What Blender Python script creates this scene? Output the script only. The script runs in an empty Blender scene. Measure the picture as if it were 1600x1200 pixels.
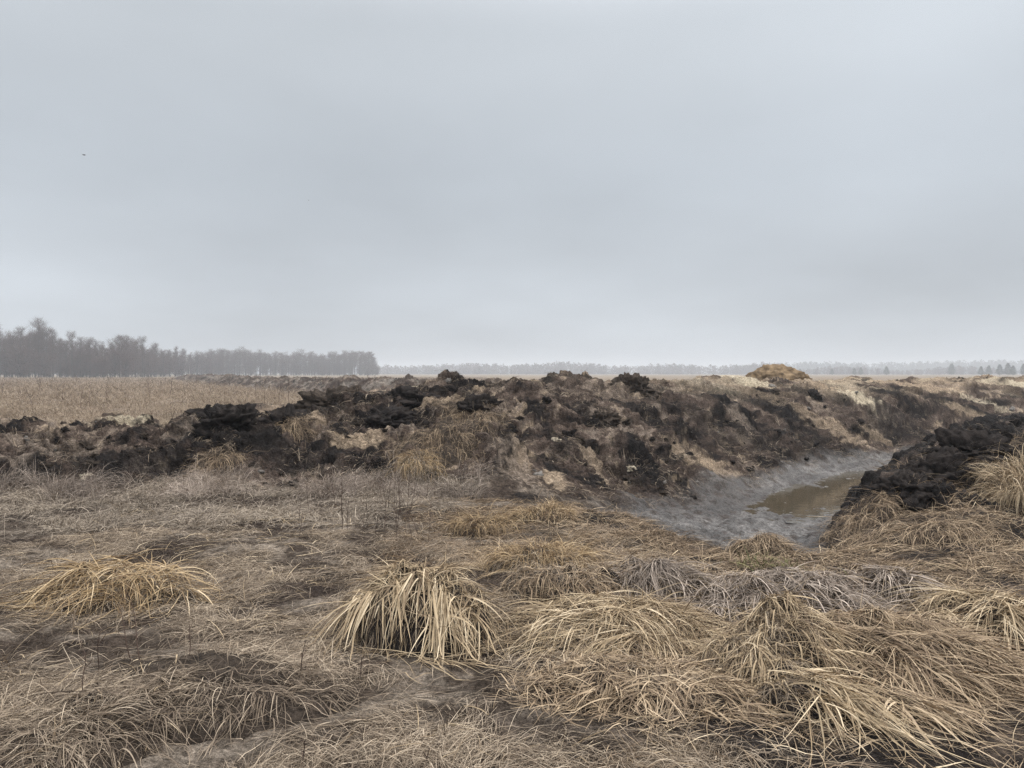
import bpy, bmesh, math
import numpy as np
from math import radians as R

C = bpy.context.scene
COL = C.collection
rng = np.random.default_rng(7)

# ------------------------------------------------------------------ camera
EYE = 1.6
FPX = 1200.0                      # focal length in pixels of a 1600 px wide picture
HOR = 583.0                       # row of the horizon
cam = bpy.data.cameras.new('camera')
cam_o = bpy.data.objects.new('camera', cam)
COL.objects.link(cam_o)
cam_o.location = (0, 0, EYE)
cam_o.rotation_euler = (R(90), 0, 0)
cam.sensor_width = 36.0
cam.lens = 36.0 * FPX / 1600.0
cam.shift_y = -(600 - HOR) / 1600.0
cam.clip_start, cam.clip_end = 0.05, 9000
C.camera = cam_o

# ------------------------------------------------------------------ sky and sun
SUN_EL, SUN_AZ = R(56), R(95)    # azimuth clockwise from +Y (the view direction)
world = bpy.data.worlds.new('World')
C.world = world
world.use_nodes = True
wt = world.node_tree
wt.nodes.clear()
def wn(t, **k):
    n = wt.nodes.new(t)
    for a, b in k.items():
        setattr(n, a, b)
    return n
out = wn('ShaderNodeOutputWorld')
bg = wn('ShaderNodeBackground')
bg.inputs['Strength'].default_value = 0.106
sky = wn('ShaderNodeTexSky', sky_type='NISHITA', sun_disc=False)
sky.sun_elevation, sky.sun_rotation = SUN_EL, SUN_AZ
sky.dust_density = 4.0
tc = wn('ShaderNodeTexCoord')
sep = wn('ShaderNodeSeparateXYZ')
wt.links.new(tc.outputs['Generated'], sep.inputs[0])
# brightness of an overcast sky rises from horizon to zenith
prof = wn('ShaderNodeValToRGB')
prof.color_ramp.interpolation = 'EASE'
e = prof.color_ramp.elements
e[0].position, e[0].color = 0.0, (5.6, 6.02, 6.45, 1)
e[1].position, e[1].color = 1.0, (29.0, 29.2, 29.5, 1)
k = e.new(0.13); k.color = (5.6, 6.05, 6.55, 1)
k = e.new(0.24); k.color = (5.5, 5.98, 6.5, 1)
k = e.new(0.40); k.color = (6.25, 6.72, 7.2, 1)
k = e.new(0.52); k.color = (9.4, 9.8, 10.4, 1)
wt.links.new(sep.outputs['Z'], prof.inputs[0])
# cloud layer seen from below: direction projected on a plane overhead
mx = wn('ShaderNodeMath', operation='ADD'); mx.inputs[1].default_value = 0.22
wt.links.new(sep.outputs['Z'], mx.inputs[0])
dv = wn('ShaderNodeVectorMath', operation='DIVIDE')
cmb = wn('ShaderNodeCombineXYZ')
for i in range(3):
    wt.links.new(mx.outputs[0], cmb.inputs[i])
wt.links.new(tc.outputs['Generated'], dv.inputs[0])
wt.links.new(cmb.outputs[0], dv.inputs[1])
mp = wn('ShaderNodeMapping')
mp.inputs['Location'].default_value = (3.1, 1.35, 0)
mp.inputs['Scale'].default_value = (0.6, 0.55, 1)
wt.links.new(dv.outputs[0], mp.inputs['Vector'])
ns = wn('ShaderNodeTexNoise')
ns.inputs['Scale'].default_value = 1.0
ns.inputs['Detail'].default_value = 5.0
ns.inputs['Roughness'].default_value = 0.42
wt.links.new(mp.outputs[0], ns.inputs['Vector'])
mr = wn('ShaderNodeMapRange')
mr.inputs['From Min'].default_value = 0.3; mr.inputs['From Max'].default_value = 0.7
mr.inputs['To Min'].default_value = 0.82; mr.inputs['To Max'].default_value = 1.18
wt.links.new(ns.outputs['Fac'], mr.inputs['Value'])
sc_ = wn('ShaderNodeVectorMath', operation='SCALE')
wt.links.new(prof.outputs[0], sc_.inputs[0])
wt.links.new(mr.outputs[0], sc_.inputs['Scale'])
mix = wn('ShaderNodeMix', data_type='RGBA')
mix.inputs['Factor'].default_value = 0.95
wt.links.new(sky.outputs[0], mix.inputs['A'])
wt.links.new(sc_.outputs[0], mix.inputs['B'])
wt.links.new(mix.outputs['Result'], bg.inputs['Color'])
wt.links.new(bg.outputs[0], out.inputs[0])

sun = bpy.data.lights.new('sun', 'SUN')
sun.energy = 1.5
sun.angle = R(14)
sun.color = (1.0, 0.96, 0.9)
sun_o = bpy.data.objects.new('sun', sun)
COL.objects.link(sun_o)
sun_o.rotation_euler = (R(90) - SUN_EL, 0, math.pi - SUN_AZ)
sun_o.location = (0, 0, 60)

C.view_settings.view_transform = 'Standard'
C.view_settings.look = 'None'
C.view_settings.exposure = 0.0
C.view_settings.gamma = 1.0
C.render.engine = 'CYCLES'
C.cycles.max_bounces = 5
C.cycles.diffuse_bounces = 2
C.cycles.glossy_bounces = 2
C.cycles.transmission_bounces = 2
C.cycles.volume_bounces = 1
C.cycles.use_denoising = True
C.cycles.denoising_prefilter = 'NONE'

# ------------------------------------------------------------------ noise
_g = np.random.default_rng(3)
_ang = _g.random(256) * 2 * np.pi
GX, GY = np.cos(_ang).astype(np.float32), np.sin(_ang).astype(np.float32)
_v3 = _g.normal(size=(256, 3)); _v3 /= np.linalg.norm(_v3, axis=1)[:, None]

def h32(ix, iy, seed, iz=None):
    with np.errstate(over='ignore'):
        n = ix.astype(np.int64).astype(np.uint32) * np.uint32(374761393) + iy.astype(np.int64).astype(np.uint32) * np.uint32(668265263) + np.uint32((seed * 2654435761) & 0xffffffff)
        if iz is not None:
            n = n + iz.astype(np.int64).astype(np.uint32) * np.uint32(2246822519)
        n = (n ^ (n >> np.uint32(13))) * np.uint32(1274126177)
        n = (n ^ (n >> np.uint32(15))) * np.uint32(2246822519)
        return n ^ (n >> np.uint32(16))

def hf(n):
    return (n & np.uint32(0xffffff)).astype(np.float64) / 16777216.0

def perlin(x, y, seed=0):
    x = np.asarray(x, float); y = np.asarray(y, float)
    ix, iy = np.floor(x), np.floor(y)
    fx, fy = x - ix, y - iy
    u = fx * fx * fx * (fx * (fx * 6 - 15) + 10)
    v = fy * fy * fy * (fy * (fy * 6 - 15) + 10)
    def g(dx, dy):
        k = (h32(ix + dx, iy + dy, seed) & np.uint32(255)).astype(np.int64)
        return GX[k] * (fx - dx) + GY[k] * (fy - dy)
    a = g(0, 0); b = g(1, 0); c = g(0, 1); d = g(1, 1)
    return 1.5 * ((a * (1 - u) + b * u) * (1 - v) + (c * (1 - u) + d * u) * v)

def fbm(x, y, octv=4, seed=0, gain=0.5, lac=2.03):
    s = 0; a = 1.0; f = 1.0; tot = 0
    for o in range(octv):
        s = s + a * perlin(x * f, y * f, seed + o * 17); tot += a
        a *= gain; f *= lac
    return s / tot

def perlin3(x, y, z, seed=0):
    ix, iy, iz = np.floor(x), np.floor(y), np.floor(z)
    f = [x - ix, y - iy, z - iz]
    w = [t * t * t * (t * (t * 6 - 15) + 10) for t in f]
    r = 0
    for dx in (0, 1):
        for dy in (0, 1):
            for dz in (0, 1):
                k = (h32(ix + dx, iy + dy, seed, iz + dz) & np.uint32(255)).astype(np.int64)
                g = _v3[k, 0] * (f[0] - dx) + _v3[k, 1] * (f[1] - dy) + _v3[k, 2] * (f[2] - dz)
                r = r + g * (w[0] if dx else 1 - w[0]) * (w[1] if dy else 1 - w[1]) * (w[2] if dz else 1 - w[2])
    return 1.5 * r

def clods(x, y, scale, seed, rmin=0.25, rmax=0.7):
    """rounded lumps of soil: highest dome of the jittered cells around each point, 0..1"""
    x = x / scale; y = y / scale
    ix, iy = np.floor(x), np.floor(y)
    best = np.zeros_like(x)
    for dx in (-1, 0, 1):
        for dy in (-1, 0, 1):
            n = h32(ix + dx, iy + dy, seed)
            cx = ix + dx + 0.1 + 0.8 * hf(n)
            cy = iy + dy + 0.1 + 0.8 * hf(h32(ix + dx, iy + dy, seed + 1))
            rr = rmin + (rmax - rmin) * hf(h32(ix + dx, iy + dy, seed + 2)) ** 1.5
            hh = 0.25 + 0.75 * hf(h32(ix + dx, iy + dy, seed + 3))
            d2 = ((x - cx) ** 2 + (y - cy) ** 2) / (rr * rr)
            best = np.maximum(best, hh * rr / rmax * np.sqrt(np.maximum(0, 1 - d2)))
    return best

def sstep(a, b, x):
    t = np.clip((x - a) / (b - a), 0, 1)
    return t * t * (3 - 2 * t)

# ------------------------------------------------------------------ the lie of the land
DX, DY = 0.6, 0.8                 # direction of the ditch in plan
P0X, P0Y = 3.1, 11.2
def st(x, y):
    s = (x - P0X) * DX + (y - P0Y) * DY
    t = -(x - P0X) * DY + (y - P0Y) * DX
    return s, t + 0.36 * np.logaddexp(0, (s - 11.5) / 1.5) * 1.5

def bank_uv(s, t):
    k = sstep(11, 7, t)
    return s + k * (np.interp(s, [-200, -1, 5, 300], [-200, -1, 3.0, 3.0 + 295 / 2.3]) - s), t

def seg_dist(x, y, pts):
    best = None; al = None; acc = 0
    for (ax, ay), (bx, by) in zip(pts[:-1], pts[1:]):
        L = math.hypot(bx - ax, by - ay)
        k = np.clip(((x - ax) * (bx - ax) + (y - ay) * (by - ay)) / (L * L), 0, 1)
        d = np.hypot(x - ax - k * (bx - ax), y - ay - k * (by - ay))
        if best is None:
            best, al = d, acc + k * L
        else:
            al = np.where(d < best, acc + k * L, al); best = np.minimum(d, best)
        acc += L
    return best, al

LOW_RIDGE = [(-14, 12.0), (-8, 12.4), (-4.5, 12.8), (-1.2, 13.0)]
FAR_RIDGE = [(3, 34), (-5, 42), (-15, 60), (-33, 92), (-72, 170)]
# single humps: x, y, height, radius x, radius y
HUMPS = []

def crumbs(x, y, rough, near, dm, s, t):
    bu, bv = bank_uv(s, t)
    w1 = 0.06 * fbm(bu / 0.1, bv / 0.1, 2, 92)
    lump = fbm(bu / 1.15, bv / 1.15, 2, 9); cr = 1 - np.abs(fbm(bu / 0.7, bv / 0.7, 3, 91)) * 2.2
    d = rough * (0.20 * (clods(bu + 2 * w1, bv, 1.1, 21, .2, .8) - 0.3) + 0.15 * clods(bu + 0.25 * lump + w1, bv + 0.2 * cr, 0.42, 25) + 0.06 * (cr - 0.5))
    d = d + rough * (0.10 * clods(bu + w1, bv - w1, 0.23, 31) + 0.06 * clods(x + w1, y + w1, 0.10, 35) + 0.11 * fbm(bu / 0.2, bv / 0.17, 3, 41, gain=0.6) + 0.03 * fbm(x / 0.06, y / 0.06, 2, 43))
    d = d + (1 - rough) * near * (0.018 * fbm(x / 0.13, y / 0.13, 3, 45) + 0.012 * clods(x, y, 0.13, 47)) * (1 - 0.6 * dm)
    d = d + rough * sstep(26, 40, s + t) * (0.55 * (clods(s + 3 * w1, t, 2.6, 29, .2, .8) - .3) + 0.25 * fbm(s / 0.9, t / 0.9, 3, 28))
    return d + dm * (0.09 * fbm(s / 1.3, t / 0.35, 4, 48) + 0.06 * clods(x, y, 0.35, 49, .1, .6) + 0.03 * clods(x, y, .12, 52, .1, .6) + 0.035 * fbm(x / .14, y / .14, 3, 46) + 0.06 * fbm(x / 1.3, y / 1.3, 2, 44)) * (1 - 0.6 * rough)

def land(x, y, fine=True, full=False):
    """height and the masks bank / ditch"""
    x = np.asarray(x, float); y = np.asarray(y, float)
    wx = x + 0.35 * fbm(x / 1.6, y / 1.6, 2, 50)
    wy = y + 0.35 * fbm(x / 1.6, y / 1.6, 2, 60)
    s, t = st(wx, wy)
    far = 1 + 0 * x
    # long spoil bank on the left of the ditch
    prof_in = 0.5 * sstep(0.6, 5.8, t) + 0.5 * np.clip((t - 0.6) / 5.0, 0, 1)
    prof_out = 1 - sstep(5.8, 9.6, t) * (1 - 0.5 * sstep(5, 15, s))
    prof_out = prof_out * (1 - sstep(11, 18, t))
    foot = -4.1 - 0.30 * np.maximum(t - 4, 0)
    along = sstep(0, 1, (s - foot) / 4.6)
    bank = prof_in * prof_out * along
    zb = 1.25 * bank
    # low bank running off to the left
    d, al = seg_dist(wx, wy, LOW_RIDGE)
    low = (1 - sstep(0.4, 2.9, d))
    zl = 0.62 * low
    # far bank beside the field
    d2, al2 = seg_dist(wx, wy, FAR_RIDGE)
    fr = (1 - sstep(0.3, 2.6 + 0.012 * y, d2))
    zf = 1.15 * fr
    # peat bank on the right of the ditch
    rb = sstep(-1.25, -3.5, t) * (1 - sstep(-4.4, -7.5, t)) * sstep(-3.3, 0.9, s + 0.35 * (t + 3.2))
    zr = 0.66 * rb
    z = np.maximum(np.maximum(zb, zl), np.maximum(zf, zr))
    # sand tips behind the ditch, to the right
    tips = sstep(22, 34, y) * (1 - sstep(70, 130, y)) * sstep(4, 9, t) * (1 - sstep(16, 26, t))
    z = np.maximum(z, tips * (0.75 + 0.9 * fbm(x / 5, y / 5, 2, 70)))
    # the ditch
    lipc = np.where(s < 2.4, s - 0.67 * np.clip(t, -3, 3) * sstep(2.4, 0.0, s), s)
    depth = np.interp(lipc, [-3.9, -3.3, -2.6, -1.9, -0.8, 0.8, 2.8, 4.2, 10.5, 13, 30, 60], [0, -0.06, -0.16, -0.32, -0.57, -0.84, -0.96, -1.06, -1.06, -0.82, -0.6, -0.2])
    half = np.where(t > 0, np.interp(s, [-5, -2.5, -1, 2, 12, 30], [0.3, 0.6, 1.1, 1.0, 1.0, 0.8]), np.interp(s, [-5, -3, -1, 2, 12, 30], [1.5, 1.75, 1.4, 1.0, 1.0, 0.8]))
    wl = sstep(half + 3.0, half * 0.6, t)
    wr = sstep(-half - 1.3, -half * 0.7, t)
    dm = np.where(t > 0, wl, wr)
    dm = dm * sstep(-4.0, -3.5, lipc)
    z = z * (1 - dm * 0.96) + depth * dm
    rough = np.maximum(np.maximum(sstep(0.0, 0.3, bank), sstep(0, 0.45, low)), np.maximum(np.maximum(fr, sstep(0, .4, rb)), tips))
    rough = np.maximum(rough, sstep(0.15, 0.5, dm) * sstep(-2.6, 0.5, s) * 0.75)
    thr = np.interp(s, [-4.2, -1.5, 2, 6], [0.02, -0.22, -0.60, -0.68])
    bed = sstep(thr + 0.2, thr - 0.25, z + 0.16 * fbm(s / 0.9, t / 0.5, 2, 90)) * np.maximum(sstep(-2.5, -1.8, t + 0.3 * fbm(x / 0.4, y / 0.4, 2, 94)), sstep(0.5, 2, s)) * sstep(-3.1, -2.5, lipc + 0.3 * fbm(x / 0.5, y / 0.5, 2, 93)) * (1 - sstep(16, 24, s))
    rough = rough * (1 - 0.9 * bed)
    # foreground swells
    near = 1 - sstep(11, 16, y)
    z = z + near * (0.07 * fbm(x / 1.7, y / 1.7, 2, 5) + 0.035 * fbm(x / 0.45, y / 0.45, 2, 6)) * (1 - 0.7 * dm)
    z = z + (1 - near) * 0.06 * fbm(x / 6, y / 6, 2, 7)
    for hx, hy, hh, rx, ry in HUMPS:
        q = ((x - hx) / rx) ** 2 + ((y - hy) / ry) ** 2
        z = z + hh * np.exp(-1.6 * q) * (1 - 0.5 * q * np.exp(-q))
    # lumps
    bu, bv = bank_uv(s, t)
    lump = fbm(bu / 1.15, bv / 1.15, 3, 9)
    cr = 1 - np.abs(fbm(bu / 0.75, bv / 0.75, 3, 91)) * 2.2
    z = z + rough * (0.26 * lump + 0.06 * (cr - 0.5))
    if fine:
        z = z + crumbs(x, y, rough, near, dm, s, t)
    if full:
        return z, rough, bed, s, t, near, dm
    return z, rough, bed, s, t

# footprint of the near ground as a lookup table
GX0, GX1, GY0, GY1, GS = -13.0, 16.0, 0.6, 30.0, 0.025
_xs = np.arange(GX0, GX1, GS); _ys = np.arange(GY0, GY1, GS)
def make_grid():
    X, Y = np.meshgrid(_xs, _ys)
    z, ro, dm, s, t = land(X, Y)
    return z.astype(np.float32), ro.astype(np.float32), dm.astype(np.float32)

def look(G, x, y):
    i = np.clip((x - GX0) / GS, 0, len(_xs) - 2.001); j = np.clip((y - GY0) / GS, 0, len(_ys) - 2.001)
    i0 = i.astype(int); j0 = j.astype(int); fi = i - i0; fj = j - j0
    return (G[j0, i0] * (1 - fi) + G[j0, i0 + 1] * fi) * (1 - fj) + (G[j0 + 1, i0] * (1 - fi) + G[j0 + 1, i0 + 1] * fi) * fj

def pix(u, v, Y):
    return Y * (u - 800) / FPX, Y, EYE + Y * (HOR - v) / FPX

_march = np.concatenate([np.arange(2.0, 30, 0.02), np.arange(30, 260, 0.5)])
def hit(u, v):
    """where the line of sight through this picture point meets the land"""
    X = _march * (u - 800) / FPX; Z = EYE + _march * (HOR - v) / FPX
    h = np.where(_march < 29.5, look(GZ, X, _march), land(X, _march, False)[0])
    b = np.nonzero(h >= Z)[0]
    k = b[0] if len(b) else len(_march) - 1
    return X[k], _march[k], h[k]

# humps in the bank, given as picture point, distance, height and radii
for u, Y, hh, rx, ry in [
        (350, 14.6, 0.45, 0.7, 0.8), (440, 14.2, 0.38, 0.55, 0.7), (515, 16.5, 0.6, 0.95, 0.9), (200, 13.6, 0.22, 0.9, 0.7),
        (600, 15.5, 0.35, 0.8, 0.7), (690, 11.9, 0.30, 0.95, 0.8), (640, 10.9, 0.20, 0.5, 0.5), (790, 11.6, 0.28, 0.7, 0.8),
        (830, 15.2, 0.25, 0.8, 0.8), (880, 18.5, 0.28, 0.9, 0.8), (700, 15.8, 0.2, 1.2, 0.8), (980, 14.6, 0.30, 0.9, 0.7),
        (900, 12.3, 0.24, 0.6, 0.9), (1060, 17.0, 0.28, 1.0, 0.8), (1105, 15.6, 0.22, 0.8, 0.6), (320, 12.0, 0.28, 0.7, 0.5),
        (60, 12.2, 0.2, 0.9, 0.6), (1500, 10.6, 0.15, 0.8, 0.8), (1600, 12.0, 0.12, 1.3, 1.0), (1480, 14.5, 0.1, 1.2, 1.0)]:
    HUMPS.append((Y * (u - 800) / FPX, Y, hh, rx, ry))
GZ, GR, GD = make_grid()

# ------------------------------------------------------------------ soil colour
PEAT = np.array((0.017, 0.015, 0.0145)); DARK = np.array((0.056, 0.042, 0.035)); BROWN = np.array((0.105, 0.078, 0.063))
THATCH = np.array((0.205, 0.164, 0.132)); TAN = np.array((0.325, 0.25, 0.178)); SAND = np.array((0.47, 0.40, 0.295))
OCHRE = np.array((0.30, 0.19, 0.085)); CLAY = np.array((0.19, 0.178, 0.168)); FIELD = np.array((0.22, 0.172, 0.120))
EARTH = np.array((0.068, 0.052, 0.041)); DRYMUD = np.array((0.25, 0.208, 0.168))

# patches of one soil, given by the picture point of their middle: u, v, half width, half height (px), kind, strength
PATCH = [
    (350, 652, 55, 26, 'p', 1), (445, 660, 42, 24, 'p', 1), (520, 634, 55, 14, 'p', .9), (400, 675, 60, 16, 'p', .8), (620, 646, 60, 16, 'p', 1),
    (590, 660, 60, 14, 'p', .9), (660, 612, 60, 16, 'p', .9), (730, 640, 40, 14, 'p', .9), (770, 603, 60, 12, 'p', .7), (1000, 645, 70, 22, 'p', .9),
    (1120, 616, 110, 13, 'p', 1), (880, 690, 30, 26, 'p', .8), (1000, 720, 40, 18, 'p', 1), (820, 775, 30, 18, 'p', .9), (1220, 640, 80, 16, 'p', .9),
    (1260, 610, 40, 10, 'p', .8), (1390, 612, 45, 10, 'p', .9), (1330, 592, 60, 6, 'p', .8), (1560, 628, 90, 10, 'p', 1), (1480, 628, 50, 9, 'p', .9),
    (1310, 718, 110, 26, 'p', .75), (1190, 700, 60, 26, 'p', .7), (1400, 655, 60, 18, 'p', .7), (240, 715, 150, 26, 'p', .8), (90, 712, 60, 14, 'p', .7),
    (470, 715, 110, 26, 'p', .75), (330, 690, 80, 14, 'p', .7), (560, 735, 80, 20, 'p', .6), (680, 760, 50, 18, 'p', .5), (1100, 655, 60, 20, 'p', .6),
    (930, 640, 50, 20, 'p', .6),
    (570, 682, 70, 10, 't', .95), (650, 672, 60, 10, 'h', .9), (810, 715, 40, 34, 't', .6), (868, 752, 34, 34, 't', .85), (925, 712, 34, 24, 't', .6),
    (960, 665, 60, 16, 'h', .9), (1030, 640, 30, 8, 'h', .8), (1110, 728, 62, 16, 't', .9), (1060, 705, 40, 20, 't', .6), (1150, 650, 40, 12, 'h', .6),
    (1180, 595, 70, 10, 's', .9), (1290, 605, 70, 10, 't', .9), (1340, 622, 40, 10, 's', .9), (1260, 650, 50, 14, 't', .55), (1310, 672, 50, 16, 't', .6),
    (1420, 600, 70, 12, 't', .9), (1540, 607, 50, 6, 's', .7), (1500, 640, 40, 8, 't', .6), (1380, 688, 60, 8, 't', .5),
    (190, 657, 60, 9, 's', .9), (120, 700, 60, 10, 'h', .7), (30, 720, 40, 20, 'h', .8), (50, 690, 60, 10, 'h', .7), (290, 672, 40, 8, 'h', .7),
    (720, 640, 50, 12, 'h', .7), (860, 606, 60, 10, 'h', .7), (1000, 600, 80, 8, 'h', .8), (950, 620, 60, 8, 'h', .6), (790, 690, 50, 18, 'h', .6),
    (500, 655, 40, 8, 't', .7), (690, 625, 40, 8, 't', .6), (330, 730, 50, 14, 'h', .6), (800, 740, 50, 30, 'h', .8), (680, 715, 60, 14, 'h', .6),
]
PC = []
for u, v, ru, rv, kd, w in PATCH:
    x, y, z = hit(u, v)
    PC.append((x, y, ru * y / FPX, max(rv * y / FPX * (2.2 if y < 24 else 3.0), 0.25), kd, w))

def soil(x, y, z, ro, dm, s, t):
    bu, bv = bank_uv(s, t)
    n1 = fbm(bu / 0.9, bv / 0.9, 3, 101); n2 = fbm(bu / 0.7 + 0.8 * n1, bv / 0.8 + 0.5 * n1, 4, 111, gain=.62); n3 = fbm(bu / 0.17, bv / 0.16, 3, 121, gain=.6); n4 = fbm(x / 3.5, y / 3.5, 2, 131)
    m = lambda a, b, k: a * (1 - k[:, None]) + b * k[:, None]
    one = np.ones_like(x)
    # level ground: dry mud and dark earth in the foreground, grass litter in the field
    c = m(np.outer(one, EARTH), DRYMUD, sstep(-0.05, 0.55, n1 + 0.6 * n3))
    c = m(c, DARK * .75, 0.9 * sstep(0.05, 0.45, -n1 + 0.7 * n3 - .5 * n4))
    rt = sstep(-0.3, 0.9, x + 0.5 * n1) * (1 - sstep(9, 11, y))
    c = m(c, m(np.outer(one, PEAT * 1.5), BROWN * .8, sstep(0.0, 0.5, n1 + .7 * n3)), 0.85 * rt * sstep(-.45, .05, n4 + .6 * n3 + .1))
    bare = sstep(0.12, 0.5, fbm(x / 0.8, y / 0.5, 3, 171)) * (1 - rt)
    c = m(c, DRYMUD * 1.15, 0.7 * bare)
    fld = sstep(13, 17, y) * (1 - sstep(0.05, 0.4, ro))
    fc = m(np.outer(one, FIELD), THATCH * 1.2, sstep(0, 0.5, n4 + 0.5 * n1)); fc = m(fc, BROWN, 0.6 * sstep(0.1, 0.6, n1 - 0.4 * n4))
    c = m(c, fc, fld)
    # spoil
    b = m(np.outer(one, DARK), BROWN, sstep(-0.25, 0.25, n2 + 0.5 * n3))
    b = m(b, THATCH, 0.9 * sstep(0.02, 0.36, n2 * 0.8 + 0.35 * n1 + 0.7 * n3))
    b = m(b, DARK, 0.75 * sstep(0.1, 0.5, dm + 0 * x) )
    b = m(b, DARK * .9, 0.8 * np.exp(-((z + 0.25) / 0.28) ** 2) * sstep(-3.5, -1, s) * (t > -1) * sstep(-.3, .2, n2 + .4))
    b = m(b, PEAT, 0.92 * sstep(0.0, 0.24, -0.6 * n2 + 0.6 * fbm(bu / 0.7, bv / 0.7, 3, 141) + 0.4 * n3))
    b = m(b, TAN, 0.8 * sstep(0.22, 0.46, n1 * 0.4 + n3 * 0.9 + n2 * 0.35))
    # tips far off are sandier
    tip = sstep(17, 28, y) * sstep(3.2, 5.5, t + 1.2 * n1)
    b = m(b, m(np.outer(one, TAN), SAND, sstep(-.2, .4, n4)), 0.9 * tip * (1 - sstep(16, 24, t)) * sstep(-0.45, 0.1, n1 + 0.5 * n4))
    frg = sstep(32, 42, y) * sstep(6, -3, x)
    b = m(b, np.array((0.21, 0.185, 0.16)), 0.7 * frg * sstep(-0.1, 0.25, n1 + 0.5 * n3))
    b = m(b, DARK, 0.75 * frg * sstep(-0.05, 0.25, fbm(x / 1.6, y / 4.0, 3, 161)))
    c = m(c, b, sstep(0.08, 0.35, ro + 0.3 * n3))
    q = 0.5 * n1 + 0.8 * n3 + 0.5 * n2
    for px, py, rx, ry, kd, w in PC:
        near = np.nonzero((np.abs(x - px) < rx * 1.9) & (np.abs(y - py) < ry * 1.9))[0]
        if not len(near):
            continue
        d = np.hypot((x[near] - px) / rx, (y[near] - py) / ry)
        k = (w if kd == 'p' else 0.95 * w) * sstep(0.0, 0.5, (1.05 if kd == 'p' else 0.88) - d + q[near])
        col = {'p': PEAT, 't': TAN, 's': SAND, 'h': THATCH, 'o': OCHRE}[kd] * (1 + 0.35 * n3[near, None])
        c[near] = c[near] * (1 - k[:, None]) + col * k[:, None]
    # black peat on the right bank
    rp = sstep(-1.0, -1.7, t) * (1 - sstep(-6, -9, t)) * sstep(-3.6, -1.6, s + 0.35 * (t + 3.2) + 0.6 * n1 + .5 * n3)
    c = m(c, m(m(np.outer(one, PEAT), DARK, 0.9 * sstep(0.0, 0.4, n3 + 0.4 * n1)), BROWN, 0.7 * sstep(0.15, 0.45, n2 + .3 * n3)), 0.97 * rp)
    # grey clay in the ditch
    cl = sstep(0.1, 1.0, dm + 0.35 * n2 + 0.25 * n3)
    up = sstep(0.35, 1.5, t + 0.6 * n1 + 0.4 * n3) * (1 - sstep(3, 8, s))
    cc = m(np.outer(one, CLAY), np.array((0.062, 0.052, 0.046)), 0.85 * up)
    cc = m(cc, np.array((0.075, 0.067, 0.062)), 0.9 * sstep(-0.3, 0.35, n2 + 0.7 * n3 - 0.25 * n1)) * (1 + 0.6 * n3[:, None]) * (1 + 0.35 * fbm(s / 1.2, t / 0.22, 3, 181)[:, None])
    cc = m(cc, DARK, 0.8 * (clods(x, y, 0.22, 183, .05, .45) > .12))
    c = m(c, cc, cl * (1 - rp * 0.5))
    c *= (1 + 0.55 * fbm(x / 0.07, y / 0.07, 3, 151, gain=.65) * (y < 30))[:, None]
    wet = np.clip(cl * 0.85 + rp * 0.25, 0, 1)
    return np.clip(c, 0.006, 0.8), wet

# ------------------------------------------------------------------ helpers
def tag(o, label=None, cat=None, group=None, kind=None):
    if label: o['label'] = label
    if cat: o['category'] = cat
    if group: o['group'] = group
    if kind: o['kind'] = kind
    return o

def empty(name, loc, label, cat, group=None):
    o = bpy.data.objects.new(name, None)
    o.empty_display_size = 0.2
    COL.objects.link(o)
    o.location = loc
    return tag(o, label, cat, group)

def mesh_np(name, V, F, mat, parent=None, attrs=None, cols=None, smooth=False):
    """one mesh object from arrays: V (n,3); F (m,3) or (m,4)"""
    me = bpy.data.meshes.new(name)
    V = np.asarray(V, np.float32)
    if parent is not None:
        V = V - np.array(parent.location, np.float32)
    F = np.asarray(F, np.int32)
    k = F.shape[1]
    me.vertices.add(len(V)); me.vertices.foreach_set('co', V.ravel())
    me.loops.add(F.size); me.loops.foreach_set('vertex_index', F.ravel())
    me.polygons.add(len(F)); me.polygons.foreach_set('loop_start', np.arange(0, F.size, k, dtype=np.int32))
    if smooth:
        me.polygons.foreach_set('use_smooth', np.ones(len(F), bool))
    for nm, a in (attrs or {}).items():
        at = me.attributes.new(nm, 'FLOAT', 'POINT'); at.data.foreach_set('value', np.asarray(a, np.float32))
    for nm, a in (cols or {}).items():
        at = me.attributes.new(nm, 'FLOAT_COLOR', 'POINT')
        a4 = np.ones((len(V), 4), np.float32); a4[:, :3] = a
        at.data.foreach_set('color', a4.ravel())
    me.update(calc_edges=True)
    me.materials.append(mat)
    o = bpy.data.objects.new(name, me)
    COL.objects.link(o)
    if parent is not None:
        o.parent = parent
    return o

def new_mat(name):
    m = bpy.data.materials.new(name); m.use_nodes = True
    nt = m.node_tree
    return m, nt, nt.nodes['Principled BSDF']

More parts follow.
